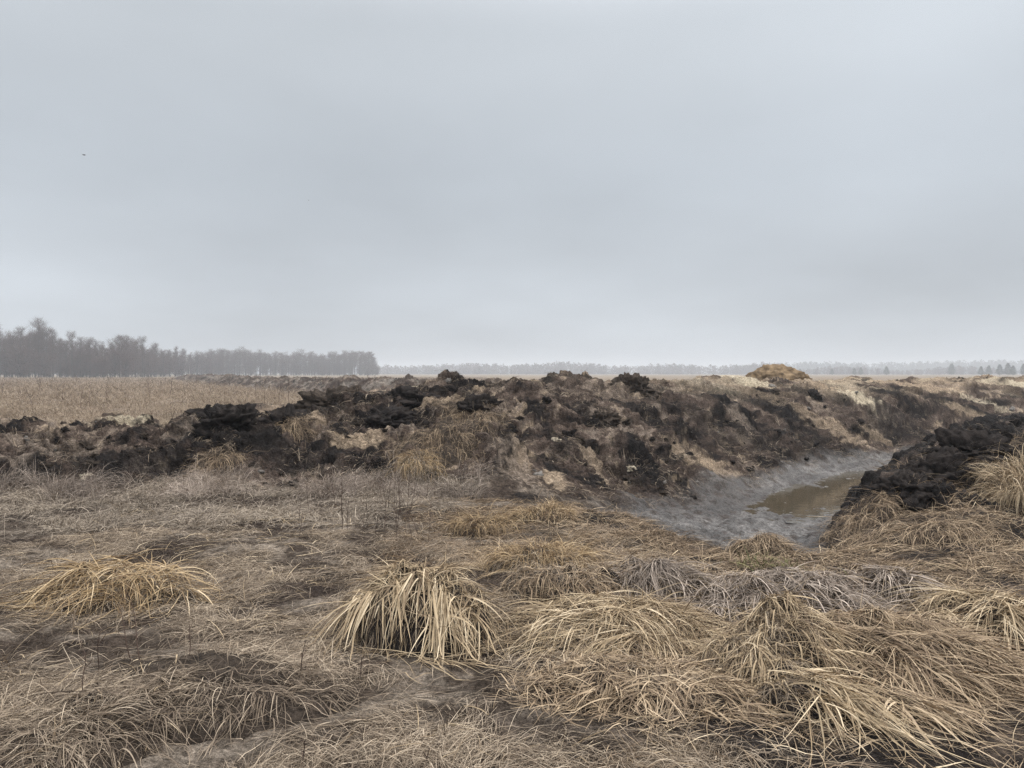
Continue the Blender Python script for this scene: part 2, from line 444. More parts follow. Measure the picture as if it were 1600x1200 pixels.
def soil_material():
    m, nt, p = new_mat('soil')
    a = nt.nodes.new('ShaderNodeAttribute'); a.attribute_name = 'soil'
    w = nt.nodes.new('ShaderNodeAttribute'); w.attribute_name = 'wet'
    co = nt.nodes.new('ShaderNodeTexCoord')
    n = nt.nodes.new('ShaderNodeTexNoise'); n.inputs['Scale'].default_value = 28; n.inputs['Detail'].default_value = 6; n.inputs['Roughness'].default_value = 0.7
    n2 = nt.nodes.new('ShaderNodeTexNoise'); n2.inputs['Scale'].default_value = 4.5; n2.inputs['Detail'].default_value = 6; n2.inputs['Roughness'].default_value = 0.65
    nt.links.new(co.outputs['Object'], n.inputs['Vector']); nt.links.new(co.outputs['Object'], n2.inputs['Vector'])
    mr = nt.nodes.new('ShaderNodeMapRange'); mr.inputs['From Min'].default_value = .3; mr.inputs['From Max'].default_value = .7
    mr.inputs['To Min'].default_value = 0.3; mr.inputs['To Max'].default_value = 1.75
    nt.links.new(n.outputs['Fac'], mr.inputs['Value'])
    mr2 = nt.nodes.new('ShaderNodeMapRange'); mr2.inputs['From Min'].default_value = .3; mr2.inputs['From Max'].default_value = .7
    mr2.inputs['To Min'].default_value = 0.72; mr2.inputs['To Max'].default_value = 1.28
    nt.links.new(n2.outputs['Fac'], mr2.inputs['Value'])
    mu = nt.nodes.new('ShaderNodeMath'); mu.operation = 'MULTIPLY'
    nt.links.new(mr.outputs[0], mu.inputs[0]); nt.links.new(mr2.outputs[0], mu.inputs[1])
    n4 = nt.nodes.new('ShaderNodeTexNoise'); n4.inputs['Scale'].default_value = 105; n4.inputs['Detail'].default_value = 4; n4.inputs['Roughness'].default_value = 0.7
    nt.links.new(co.outputs['Object'], n4.inputs['Vector'])
    mr4 = nt.nodes.new('ShaderNodeMapRange'); mr4.inputs['From Min'].default_value = .32; mr4.inputs['From Max'].default_value = .68
    mr4.inputs['To Min'].default_value = 0.45; mr4.inputs['To Max'].default_value = 1.55
    nt.links.new(n4.outputs['Fac'], mr4.inputs['Value'])
    mu4 = nt.nodes.new('ShaderNodeMath'); mu4.operation = 'MULTIPLY'
    nt.links.new(mu.outputs[0], mu4.inputs[0]); nt.links.new(mr4.outputs[0], mu4.inputs[1])
    v = nt.nodes.new('ShaderNodeVectorMath'); v.operation = 'SCALE'
    nt.links.new(a.outputs['Color'], v.inputs[0]); nt.links.new(mu4.outputs[0], v.inputs['Scale'])
    nt.links.new(v.outputs[0], p.inputs['Base Color'])
    ro = nt.nodes.new('ShaderNodeMapRange'); ro.inputs['To Min'].default_value = 0.9; ro.inputs['To Max'].default_value = 0.38
    nt.links.new(w.outputs['Fac'], ro.inputs['Value']); nt.links.new(ro.outputs[0], p.inputs['Roughness'])
    sp = nt.nodes.new('ShaderNodeMapRange'); sp.inputs['To Min'].default_value = 0.03; sp.inputs['To Max'].default_value = 0.3
    nt.links.new(w.outputs['Fac'], sp.inputs['Value']); nt.links.new(sp.outputs[0], p.inputs['Specular IOR Level'])
    b = nt.nodes.new('ShaderNodeBump'); b.inputs['Strength'].default_value = 1.0; b.inputs['Distance'].default_value = 0.05
    ad = nt.nodes.new('ShaderNodeMath'); ad.operation = 'ADD'
    nt.links.new(n.outputs['Fac'], ad.inputs[0]); nt.links.new(n2.outputs['Fac'], ad.inputs[1])
    nt.links.new(ad.outputs[0], b.inputs['Height']); nt.links.new(b.outputs[0], p.inputs['Normal'])
    return m

def flat_soil(name, c0, c1, scale=14, rough=0.9):
    m, nt, p = new_mat(name)
    co = nt.nodes.new('ShaderNodeTexCoord')
    n = nt.nodes.new('ShaderNodeTexNoise'); n.inputs['Scale'].default_value = scale; n.inputs['Detail'].default_value = 8; n.inputs['Roughness'].default_value = 0.72
    r = nt.nodes.new('ShaderNodeValToRGB'); r.color_ramp.elements[0].position = .36; r.color_ramp.elements[1].position = .66
    r.color_ramp.elements[0].color = (*c0, 1); r.color_ramp.elements[1].color = (*c1, 1)
    b = nt.nodes.new('ShaderNodeBump'); b.inputs['Strength'].default_value = .9; b.inputs['Distance'].default_value = .03
    nt.links.new(co.outputs['Object'], n.inputs['Vector']); nt.links.new(n.outputs['Fac'], r.inputs[0]); nt.links.new(r.outputs[0], p.inputs['Base Color'])
    nt.links.new(n.outputs['Fac'], b.inputs['Height']); nt.links.new(b.outputs[0], p.inputs['Normal'])
    p.inputs['Roughness'].default_value = rough; p.inputs['Specular IOR Level'].default_value = .05
    return m

def straw_material(name, stops, rough=0.62):
    """colour by the 'tint' each blade carries"""
    stops = [(a_, (c_[0] * 1.02, c_[1] * 0.972, c_[2] * 0.975)) for a_, c_ in stops]
    m, nt, p = new_mat(name)
    a = nt.nodes.new('ShaderNodeAttribute'); a.attribute_name = 'tint'
    r = nt.nodes.new('ShaderNodeValToRGB')
    el = r.color_ramp.elements
    el[0].position, el[0].color = stops[0][0], (*stops[0][1], 1)
    el[1].position, el[1].color = stops[-1][0], (*stops[-1][1], 1)
    for ps, c in stops[1:-1]:
        q = el.new(ps); q.color = (*c, 1)
    nt.links.new(a.outputs['Fac'], r.inputs[0]); nt.links.new(r.outputs[0], p.inputs['Base Color'])
    p.inputs['Roughness'].default_value = rough
    p.inputs['Specular IOR Level'].default_value = 0.12
    return m

M_SOIL = soil_material()
M_PEAT = flat_soil('peat', (0.010, 0.009, 0.009), (0.045, 0.037, 0.033), 12)
M_SOD = flat_soil('sod', (0.022, 0.018, 0.015), (0.085, 0.066, 0.052), 16)
M_OCHRE = flat_soil('ochre_sand', (0.085, 0.060, 0.040), (0.30, 0.215, 0.13), 3)
M_PALE = flat_soil('pale_sand', (0.30, 0.255, 0.19), (0.52, 0.45, 0.35), 14)
M_GREYC = flat_soil('grey_clod', (0.16, 0.145, 0.13), (0.36, 0.33, 0.30), 9)
M_STRAW = straw_material('straw', [(0, (0.10, 0.074, 0.050)), (.3, (0.26, 0.20, 0.125)), (.65, (0.46, 0.37, 0.235)), (1, (0.70, 0.60, 0.42))])
M_GOLD = straw_material('golden_straw', [(0, (0.12, 0.080, 0.046)), (.35, (0.29, 0.21, 0.115)), (.7, (0.47, 0.36, 0.205)), (1, (0.66, 0.54, 0.35))])
M_GREYS = straw_material('grey_straw', [(0, (0.085, 0.070, 0.058)), (.4, (0.215, 0.182, 0.148)), (.75, (0.36, 0.31, 0.255)), (1, (0.54, 0.47, 0.39))])
M_BRST = straw_material('brown_straw', [(0, (0.095, 0.070, 0.048)), (.35, (0.235, 0.178, 0.118)), (.7, (0.42, 0.33, 0.215)), (1, (0.60, 0.49, 0.335))])
M_GRASS = straw_material('dry_grass', [(0, (0.055, 0.042, 0.032)), (.4, (0.165, 0.132, 0.096)), (.75, (0.325, 0.268, 0.195)), (1, (0.56, 0.48, 0.36))])
M_MIDG = straw_material('grey_green_grass', [(0, (0.060, 0.050, 0.040)), (.4, (0.165, 0.140, 0.108)), (.75, (0.30, 0.258, 0.200)), (1, (0.46, 0.405, 0.32))])
M_FIELD = straw_material('field_grass', [(0, (0.10, 0.075, 0.054)), (.4, (0.215, 0.170, 0.122)), (.75, (0.32, 0.262, 0.190)), (1, (0.44, 0.38, 0.29))])
M_GREEN = straw_material('green_grass', [(0, (0.055, 0.060, 0.025)), (.5, (0.12, 0.125, 0.05)), (1, (0.24, 0.22, 0.11))])
M_WEED = straw_material('weed_stem', [(0, (0.050, 0.034, 0.027)), (1, (0.13, 0.095, 0.075))])

# ------------------------------------------------------------------ the ground sheet, split where one thing ends and the next begins
def build_ground():
    a_in = np.linspace(R(-43), R(43), 1080)
    a_out = np.linspace(R(43), R(317), 70)[1:-1]
    ang = np.concatenate([a_in, a_out]); na = len(ang)
    r = [0.2, 0.8, 1.4]
    x = 1.9
    while x < 2600:
        r.append(x)
        if x < 6.2: x += 0.03
        elif x < 17: x += 0.030
        elif x < 26: x += 0.06
        elif x < 40: x += 0.16
        elif x < 190: x += 0.16 + (x - 40) * 0.008
        else: x *= 1.03
    r = np.array(r); nr = len(r)
    A, Rr = np.meshgrid(ang, r)
    # in front, rings are straight rows (constant distance along the view); behind they close up as circles
    X = Rr * np.sin(A); Y = Rr * np.cos(A)
    X = X.ravel(); Y = Y.ravel()
    Z, ro, dm, s, t, near, dmd = land(X, Y, False, True)
    # crumbs stand out along the slope's own direction
    e = 0.03
    gx = (land(X + e, Y, False)[0] - Z) / e; gy = (land(X, Y + e, False)[0] - Z) / e
    gx = np.clip(gx, -1.6, 1.6); gy = np.clip(gy, -1.6, 1.6)
    dd = crumbs(X, Y, ro, near, dmd, s, t)
    il = 1 / np.sqrt(1 + gx * gx + gy * gy)
    Xc, Yc = X.copy(), Y.copy()
    X = X - dd * gx * il; Y = Y - dd * gy * il; Z = Z + dd * il
    col, wet = soil(Xc, Yc, Z, ro, dm, s, t)
    V = np.stack([X, Y, Z], 1)
    i = np.arange(nr - 1)[:, None]; j = np.arange(na)[None, :]; j1 = (j + 1) % na
    F = np.stack([(i * na + j), (i * na + j1), ((i + 1) * na + j1), ((i + 1) * na + j)], -1).reshape(-1, 4)
    F = F[:, ::-1]
    fc = F.mean(1)
    fro, fdm, fy, fx, ft = ro[F].mean(1), dm[F].mean(1), Y[F].mean(1), X[F].mean(1), t[F].mean(1)
    kind = np.where(fdm > 0.5, 1, np.where(fro > 0.22, np.where(ft < -0.5, 3, 2), np.where(fy > 14.5, 4, 0)))
    names = ['ground', 'ditch', 'spoil_bank', 'peat_bank', 'field']
    labels = ['matted brown ground with dry mud and flattened litter in front of the banks', 'muddy ditch with grey clay bed and brown water',
              'long bank of dug brown and black soil on the far side of the ditch', 'black peat bank on the near side of the ditch', 'flat field of dry tan grass in front of the wood']
    cats = ['ground', 'ditch', 'bank', 'bank', 'field']
    for kx in range(5):
        f = F[kind == kx]
        if not len(f): continue
        used = np.unique(f); remap = np.zeros(len(V), np.int64); remap[used] = np.arange(len(used))
        o = mesh_np(names[kx], V[used], remap[f], M_SOIL, attrs={'wet': wet[used]}, cols={'soil': col[used]}, smooth=True)
        tag(o, labels[kx], cats[kx], kind='structure')
build_ground()

# ------------------------------------------------------------------ water in the ditch
def build_water():
    pts = []
    m, nt, p = new_mat('muddy_water')
    p.inputs['Base Color'].default_value = (0.070, 0.056, 0.036, 1); p.inputs['Roughness'].default_value = 0.06; p.inputs['IOR'].default_value = 1.33
    n = nt.nodes.new('ShaderNodeTexNoise'); n.inputs['Scale'].default_value = 5; n.inputs['Detail'].default_value = 3
    b = nt.nodes.new('ShaderNodeBump'); b.inputs['Strength'].default_value = .12; b.inputs['Distance'].default_value = .02
    co = nt.nodes.new('ShaderNodeTexCoord'); nt.links.new(co.outputs['Object'], n.inputs['Vector'])
    nt.links.new(n.outputs['Fac'], b.inputs['Height']); nt.links.new(b.outputs[0], p.inputs['Normal'])
    S = np.linspace(2.6, 12.8, 60); T = np.linspace(-1.8, 1.9, 24)
    SS, TT = np.meshgrid(S, T)
    X = P0X + SS * DX - TT * DY; Y = P0Y + SS * DY + TT * DX
    V = np.stack([X.ravel(), Y.ravel(), np.full(X.size, -0.975)], 1)
    n_ = len(S)
    F = [[a * n_ + b, a * n_ + b + 1, (a + 1) * n_ + b + 1, (a + 1) * n_ + b] for a in range(len(T) - 1) for b in range(n_ - 1)]
    o = mesh_np('water', V, F, m, smooth=True)
    tag(o, 'shallow brown water lying on the clay bed of the ditch', 'water', kind='structure')
build_water()

# ------------------------------------------------------------------ blades
FLOOR = GZ.copy()
def floor_at(x, y):
    return look(FLOOR, x, y)

def strands(P, head, elev, length, width, tint, nseg=5, droop=None, curl=None, kink=0.0, lift=0.012, roll=0.6, rg=None, follow=True, taper=0.8):
    """flat leaf strips that bend under their weight and lie on what is under them; returns V, F, tint"""
    rg = rg or rng
    n = len(P)
    P = np.array(P, float); head = np.array(head, float); elev = np.array(elev, float)
    length = np.broadcast_to(length, n).astype(float); width = np.broadcast_to(width, n).astype(float)
    droop = np.full(n, 1.5) if droop is None else np.broadcast_to(droop, n).astype(float)
    curl = rg.normal(0, 0.6, n) if curl is None else np.broadcast_to(curl, n).astype(float)
    kk = np.where(rg.random(n) < kink, rg.integers(1, nseg + 1, n), -1)
    rl = rg.normal(0, roll, n)
    step = length / nseg
    off = rg.random(n) * lift + 0.004
    pos = P.copy(); rows = []
    for k in range(nseg + 1):
        f = k / nseg
        w = width * (1 - taper * f ** 2.2) * (0.75 + 0.5 * min(1, f * 4)) * 0.5
        sx = -np.sin(head + rl * 0.3); sy = np.cos(head + rl * 0.3)
        cz = np.sin(rl); ch = np.cos(rl)
        side = np.stack([sx * ch, sy * ch, cz], 1) * w[:, None]
        rows.append(pos - side); rows.append(pos + side)
        if k == nseg: break
        kb = kk == k
        elev = np.where(kb, elev - rg.uniform(0.6, 1.6, n), elev)
        head = np.where(kb, head + rg.normal(0, 0.7, n), head) + curl * step / np.maximum(length, 1e-6) * 1.0
        pos = pos + np.stack([np.cos(elev) * np.cos(head), np.cos(elev) * np.sin(head), np.sin(elev)], 1) * step[:, None]
        elev = np.maximum(elev - droop * step / np.maximum(length, 1e-6), -1.45)
        if follow:
            fl = floor_at(pos[:, 0], pos[:, 1]) + off
            low = pos[:, 2] < fl
            pos[:, 2] = np.where(low, fl, pos[:, 2])
            elev = np.where(low, np.maximum(elev, -0.5), elev)
    V = np.stack(rows, 1).reshape(-1, 3)
    b = (np.arange(n) * (2 * (nseg + 1)))[:, None]
    j = (np.arange(nseg) * 2)[None, :]
    q = (b + j)
    F = np.stack([q, q + 1, q + 3, q + 2], -1).reshape(-1, 4)
    kf = np.linspace(-0.10, 0.10, nseg + 1)[None, :] * rg.uniform(-.3, 1.4, n)[:, None]
    T = np.clip(np.asarray(tint)[:, None] + kf + rg.normal(0, .04, (n, nseg + 1)), 0, 1)
    return V, F, np.repeat(T.ravel(), 2)

def join(parts):
    V, F, T, o = [], [], [], 0
    for v, f, t in parts:
        V.append(v); F.append(f + o); T.append(t); o += len(v)
    return np.concatenate(V), np.concatenate(F), np.concatenate(T)

def mound(cx, cy, rx, ry, hh, rot=0, seed=0, rough=0.30, power=0.55, nr=34, na=96):
    """a hump of sod standing on the floor; returns V, F and raises FLOOR under it"""
    ca, sa = math.cos(rot), math.sin(rot)
    def hump(x, y):
        dx, dy = x - cx, y - cy
        a = (dx * ca + dy * sa) / rx; b = (-dx * sa + dy * ca) / ry
        d = np.hypot(a, b) * (1 + 0.22 * fbm(x / (rx * .8), y / (ry * .8), 2, seed))
        pr = np.maximum(0, 1 - d * d) ** power
        return np.where(d < 1, pr * hh * (1 + rough * 2 * fbm(x / 0.16, y / 0.16, 3, seed + 5)) + 0.02 * clods(x, y, 0.09, seed + 9) * pr, -0.06 * (d - 1) * 3 - 0.002)
    rr = np.linspace(0, 1.28, nr); aa = np.linspace(0, 2 * np.pi, na, endpoint=False)
    A, Q = np.meshgrid(aa, rr)
    lx, ly = Q * np.cos(A) * rx, Q * np.sin(A) * ry
    X = (cx + lx * ca - ly * sa).ravel(); Y = (cy + lx * sa + ly * ca).ravel()
    Z = floor_at(X, Y) + hump(X, Y)
    V = np.stack([X, Y, Z], 1)
    i = np.arange(nr - 1)[:, None]; j = np.arange(na)[None, :]; j1 = (j + 1) % na
    F = np.stack([i * na + j, (i + 1) * na + j, (i + 1) * na + j1, i * na + j1], -1).reshape(-1, 4)
    # raise the lookup floor
    m = max(rx, ry) * 1.3
    i0, i1 = int((cx - m - GX0) / GS), int((cx + m - GX0) / GS) + 1
    j0, j1_ = int((cy - m - GY0) / GS), int((cy + m - GY0) / GS) + 1
    i0, j0 = max(i0, 0), max(j0, 0); i1, j1_ = min(i1, len(_xs)), min(j1_, len(_ys))
    XX, YY = np.meshgrid(_xs[i0:i1], _ys[j0:j1_])
    FLOOR[j0:j1_, i0:i1] += np.maximum(0, hump(XX, YY)).astype(np.float32)
    return V, F

def lump_mesh(name, loc, size, mat, parent=None, seed=0, sub=4, rough=0.3, flat_base=True, yaw=0.0):
    bm = bmesh.new(); bmesh.ops.create_icosphere(bm, subdivisions=sub, radius=1.0)
    V = np.array([v.co[:] for v in bm.verts]); F = np.array([[v.index for v in f.verts] for f in bm.faces]); bm.free()
    q = seed * 3.7
    d = 1 + rough * (perlin3(V[:, 0] * 1.3 + q, V[:, 1] * 1.3, V[:, 2] * 1.3, seed) + 0.6 * perlin3(V[:, 0] * 3 + q, V[:, 1] * 3, V[:, 2] * 3, seed + 1)
                     + 0.4 * perlin3(V[:, 0] * 7 + q, V[:, 1] * 7, V[:, 2] * 7, seed + 2) + 0.25 * perlin3(V[:, 0] * 15 + q, V[:, 1] * 15, V[:, 2] * 15, seed + 3))
    V = V * d[:, None] * np.array(size)
    c, s_ = math.cos(yaw), math.sin(yaw)
    V = np.stack([V[:, 0] * c - V[:, 1] * s_, V[:, 0] * s_ + V[:, 1] * c, V[:, 2]], 1)
    if parent is None:
        o = mesh_np(name, V, F, mat, smooth=True); o.location = loc
    else:
        o = mesh_np(name, V + np.array(parent.location), F, mat, parent, smooth=True); o.location = np.array(loc) - np.array(parent.location)
    return o

def tints(n, mean=0.5, sd=0.22):
    return np.clip(rng.normal(mean, sd, n), 0, 1)

# ---- tussocks and heaps of straw, each with the sod it grows in
def straw_thing(name, label, cat, u, v, rx, ry, hh, mat, layers, rot=0, seed=0, sod=M_SOD, group=None, at=None, power=0.55):
    x, y, z = at or hit(u, v)
    z = float(floor_at(np.array([x]), np.array([y]))[0])
    root = empty(name, (x, y, z), label, cat, group)
    if name == 'straw_mat':
        power = 0.85
    Vs, Fs = mound(x, y, rx, ry, hh, rot, seed, power=power)
    mesh_np('sod', Vs, Fs, sod, root, smooth=True)
    parts = []
    ca, sa = math.cos(rot), math.sin(rot)
    for L in layers:
        n = int(L['n'] * (1.35 if L['n'] > 130 else 1)); 
        md = L.get('mode', 'scatter')
        if md == 'crest':               # leaves hang over from a line or ring near the top
            a = rng.uniform(*L.get('arc', (0, 2 * np.pi)), n); q = rng.uniform(*L.get('ring', (0.1, 0.5)), n)
            lx, ly = q * np.cos(a) * rx, q * np.sin(a) * ry
            head = np.arctan2(ly / ry, lx / rx) + rot + rng.normal(0, L.get('spread', 0.35), n)
        elif md == 'edge':              # leaves fall over the front edge
            ex = rng.uniform(*L.get('span', (-0.85, 0.85)), n); back = rng.uniform(*L.get('back', (0.35, 0.75)), n)
            lx, ly = ex * rx, -np.sqrt(np.maximum(0.02, 1 - ex * ex)) * back * ry
            head = L['dir'] + L.get('fan', 0.5) * ex + rng.normal(0, L.get('spread', 0.2), n)
        else:
            a = rng.uniform(0, 2 * np.pi, n); q = np.sqrt(rng.random(n)) * L.get('fill', 1.0)
            lx, ly = q * np.cos(a) * rx, q * np.sin(a) * ry
            if md == 'flow':
                head = np.full(n, L['dir']) + L.get('fan', 0) * lx / rx + rng.normal(0, L.get('spread', 0.3), n)
            elif md == 'radial':
                head = np.arctan2(ly / ry, lx / rx) + rot + rng.normal(0, L.get('spread', 0.6), n)
            else:
                head = rng.uniform(0, 2 * np.pi, n)
        X = x + lx * ca - ly * sa; Y = y + lx * sa + ly * ca
        if 'wander' in L:
            head = head + L['wander'] * perlin(X / 0.35, Y / 0.35, seed + 77)
        bu = L.get('bunch', 5 if md != 'scatter' else 1); td = np.zeros(n)
        if bu > 1:                      # leaves stick together in locks of uneven size
            nb = max(2, n // bu); cid = np.minimum((rng.random(n) ** 1.6 * nb).astype(int), nb - 1)
            head = head + rng.normal(0, L.get('mess', 0.35), n)
            X = X[cid] + rng.normal(0, 0.022, n); Y = Y[cid] + rng.normal(0, 0.022, n); head = head[cid] + rng.normal(0, L.get('lock', 0.16), n)
            td = rng.normal(0, 0.14, nb)[cid]
        Z = floor_at(X, Y) + rng.random(n) * L.get('up', 0.02)
        el = rng.normal(L.get('elev', 0.3) * (0.4 if md == 'flow' else 1), L.get('elev_sd', 0.22), n)
        parts.append(strands(np.stack([X, Y, Z], 1), head, el, rng.uniform(*L['len'], n) * rng.uniform(.35, 1.1, n) ** .8, 0.72 * rng.uniform(*L.get('w', (0.005, 0.011)), n) * rng.uniform(.4, 1.15, n),
                             tints(n, L.get('tint', 0.55) - 0.07, L.get('tsd', 0.22)) + td, L.get('seg', 7), droop=rng.uniform(*L.get('droop', (0.5, 1.7)), n), curl=rng.normal(0, L.get('curl', 0.45), n),
                             kink=L.get('kink', 0.15) + .08, lift=L.get('lift', 0.03), roll=L.get('roll', 0.6)))
    V, F, T = join(parts)
    mesh_np('leaves', V, F, mat, root, attrs={'tint': T})
    return root

DN = -math.pi / 2                 # towards the viewer
# the drooping tussock in the middle
straw_thing('straw_tussock', 'big dark tussock with long pale leaves hanging down over it like hair', 'tussock', 655, 985, 0.46, 0.36, 0.33, M_STRAW, [
    dict(n=125, mode='edge', dir=DN, span=(-0.95, 0.95), fan=0.7, len=(0.15, 0.5), w=(0.002, 0.006), elev=-.1, droop=(0.6, 1.8), spread=0.5, bunch=3, mess=.6, tint=0.5, kink=.35, back=(.2, .95)),
    dict(n=80, mode='edge', dir=DN - 0.35, span=(-0.95, -0.25), fan=0.5, len=(0.3, 0.55), w=(0.008, 0.016), curl=.15, elev=-.35, droop=(0.4, 1.0), spread=0.2, bunch=11, mess=0.3, lock=0.14, tint=0.64, tsd=.27, lift=0.05, kink=0.12),
    dict(n=34, mode='edge', dir=DN - 0.45, span=(-0.12, 0.12), len=(0.35, 0.55), w=(0.010, 0.017), curl=.15, elev=-.45, droop=(0.5, 1.1), spread=0.15, bunch=6, mess=0.25, lock=0.1, tint=0.76, lift=0.07, kink=.05),
    dict(n=80, mode='edge', dir=DN + 0.05, span=(0.12, 0.38), len=(0.35, 0.55), w=(0.009, 0.016), curl=.15, elev=-.4, droop=(0.5, 1.2), spread=0.15, bunch=16, mess=0.25, lock=0.14, tint=0.66, tsd=.27, lift=0.07, kink=.08),
    dict(n=125, mode='edge', dir=DN + 0.15, span=(0.3, 0.95), fan=0.45, len=(0.25, 0.52), w=(0.007, 0.014), curl=.2, elev=-.2, droop=(0.6, 1.6), spread=0.25, bunch=8, tint=0.62, kink=.15, back=(.3, .9)),
    dict(n=330, mode='scatter', fill=0.7, len=(0.1, 0.34), w=(0.004, 0.010), elev=0.1, tint=0.5, kink=0.5),
    dict(n=150, mode='flow', dir=math.pi, fill=0.7, len=(0.2, 0.5), elev=0.2, spread=0.5, tint=0.6, kink=0.2),
    dict(n=90, mode='crest', arc=(0, 3.1), ring=(0.3, 0.8), len=(0.15, 0.35), w=(.004, .008), elev=0.3, spread=0.6, tint=0.6),
    dict(n=10, mode='crest', ring=(0.2, 0.6), w=(.004, .008), len=(0.12, 0.22), elev=0.9, droop=(0.2, 0.9), spread=1.0, tint=0.75, bunch=2),
    dict(n=420, mode='scatter', fill=1.35, len=(0.1, 0.4), w=(0.003, 0.008), elev=0.0, tint=0.5, kink=0.3),
    dict(n=120, mode='flow', dir=0.1, fill=1.5, spread=0.5, len=(0.2, 0.5), elev=0.05, tint=0.55, kink=0.15)], seed=11, sod=M_PEAT, power=0.4)
# tangle on the left
straw_thing('straw_heap', 'low tangled heap of pale straw on the bare mud at the left', 'straw heap', 190, 935, 0.56, 0.30, 0.20, M_GOLD, [
    dict(n=330, mode='flow', dir=math.pi + .35, fan=-0.3, spread=0.5, len=(0.3, 0.75), w=(0.005, 0.011), elev=0.2, tint=0.6, kink=0.2, fill=1.0, wander=1.2, bunch=4),
    dict(n=270, mode='flow', dir=-0.25, fan=0.3, spread=0.6, len=(0.25, 0.6), elev=0.2, tint=0.58, kink=0.3, fill=1.0, wander=1.2, bunch=4),
    dict(n=420, mode='scatter', len=(0.12, 0.42), w=(0.004, 0.011), elev=0.15, tint=0.6, kink=0.4, fill=1.05),
    dict(n=60, mode='flow', dir=DN, spread=0.8, len=(0.15, 0.35), w=(0.006, 0.012), elev=0.3, tint=0.85, kink=0.1, fill=.8, bunch=2),
    dict(n=26, mode='scatter', len=(0.12, 0.24), elev=1.0, droop=(0.1, 0.6), tint=0.8, fill=1.0),
    dict(n=70, mode='flow', dir=math.pi, spread=0.3, len=(0.3, 0.6), elev=0.05, tint=0.7, fill=1.3, bunch=6)], seed=21)
# mats and tussocks on the right
straw_thing('straw_mat', 'yellow straw mound combed sideways, right of the drooping tussock', 'straw mat', 960, 985, 0.60, 0.42, 0.15, M_STRAW, [
    dict(n=560, mode='flow', dir=math.pi, fan=0.35, spread=0.35, len=(0.25, 0.7), w=(0.004, 0.010), elev=0.10, tint=0.6, fill=1.0, wander=1.4, kink=0.12, bunch=7),
    dict(n=430, mode='flow', dir=-0.45, fan=0.3, spread=0.45, len=(0.2, 0.6), w=(0.004, 0.009), elev=0.10, tint=0.55, fill=1.0, wander=1.3, kink=0.15),
    dict(n=230, mode='crest', arc=(-2.7, -0.4), ring=(0.2, 0.9), len=(0.15, 0.4), elev=0.05, tint=0.55, spread=0.8, kink=0.25),
    dict(n=650, mode='scatter', fill=1.25, len=(0.08, 0.4), w=(0.003, 0.008), elev=0.1, tint=0.5, kink=0.35),
    dict(n=14, mode='scatter', fill=.5, len=(0.12, 0.25), elev=1.2, droop=(0.1, 0.6), tint=0.9)], seed=31)
straw_thing('straw_mat', 'flattened brown straw below the yellow mound, over a lip of dark soil', 'straw mat', 1010, 1085, 0.60, 0.32, 0.11, M_BRST, [
    dict(n=480, mode='flow', dir=0.25, fan=0.2, spread=0.7, len=(0.2, 0.5), w=(0.004, 0.009), elev=0.05, tint=0.6, fill=1.1, wander=1.8, kink=0.25),
    dict(n=260, mode='crest', arc=(-2.9, -0.3), ring=(0.6, 1.0), len=(0.12, 0.3), elev=0.0, tint=0.55, spread=0.7, kink=0.2),
    dict(n=900, mode='scatter', len=(0.06, 0.36), w=(0.003, 0.009), elev=0.1, tint=0.58, kink=0.4, fill=1.2),
    dict(n=26, mode='flow', dir=0.15, spread=0.4, len=(0.35, 0.6), w=(0.009, 0.014), elev=0.08, tint=0.85, fill=1.0, bunch=2, kink=.1)], seed=41)
straw_thing('straw_mat', 'broad combed mat of brown straw sweeping down to the right', 'straw mat', 1370, 1040, 0.74, 0.54, 0.20, M_BRST, [
    dict(n=1300, mode='flow', dir=-0.95, fan=0.35, spread=0.25, len=(0.25, 0.6), w=(0.004, 0.010), elev=0.06, tint=0.55, fill=1.0, wander=0.7, kink=0.1, bunch=8, mess=.3),
    dict(n=450, mode='flow', dir=-0.5, fan=0.3, spread=0.4, len=(0.2, 0.6), w=(0.004, 0.009), elev=0.1, tint=0.64, fill=1.0, wander=1.0, kink=0.2),
    dict(n=200, mode='crest', arc=(-2.4, -0.2), ring=(0.6, 1.0), len=(0.25, 0.5), w=(0.005, 0.011), elev=0.0, tint=0.66, spread=0.3, bunch=9),
    dict(n=700, mode='scatter', len=(0.06, 0.3), w=(0.003, 0.008), elev=0.1, tint=0.5, kink=0.4, fill=1.1)], seed=51)
straw_thing('straw_mat', 'paler jumbled straw mound left of the broad combed mat', 'straw mat', 1200, 1050, 0.36, 0.38, 0.22, M_STRAW, [
    dict(n=460, mode='flow', dir=DN + 0.1, fan=0.4, spread=0.5, len=(0.14, 0.38), w=(0.005, 0.010), elev=0.1, tint=0.5, fill=1.0, wander=1.2, kink=0.25),
    dict(n=200, mode='crest', arc=(-2.8, -0.3), ring=(0.6, 1.0), len=(0.2, 0.42), w=(0.006, 0.012), elev=0.0, droop=(1.5, 3), tint=0.62, spread=0.3, bunch=9),
    dict(n=620, mode='scatter', len=(0.06, 0.28), w=(0.003, 0.009), elev=0.2, tint=0.55, kink=0.45, fill=1.1)], seed=61)
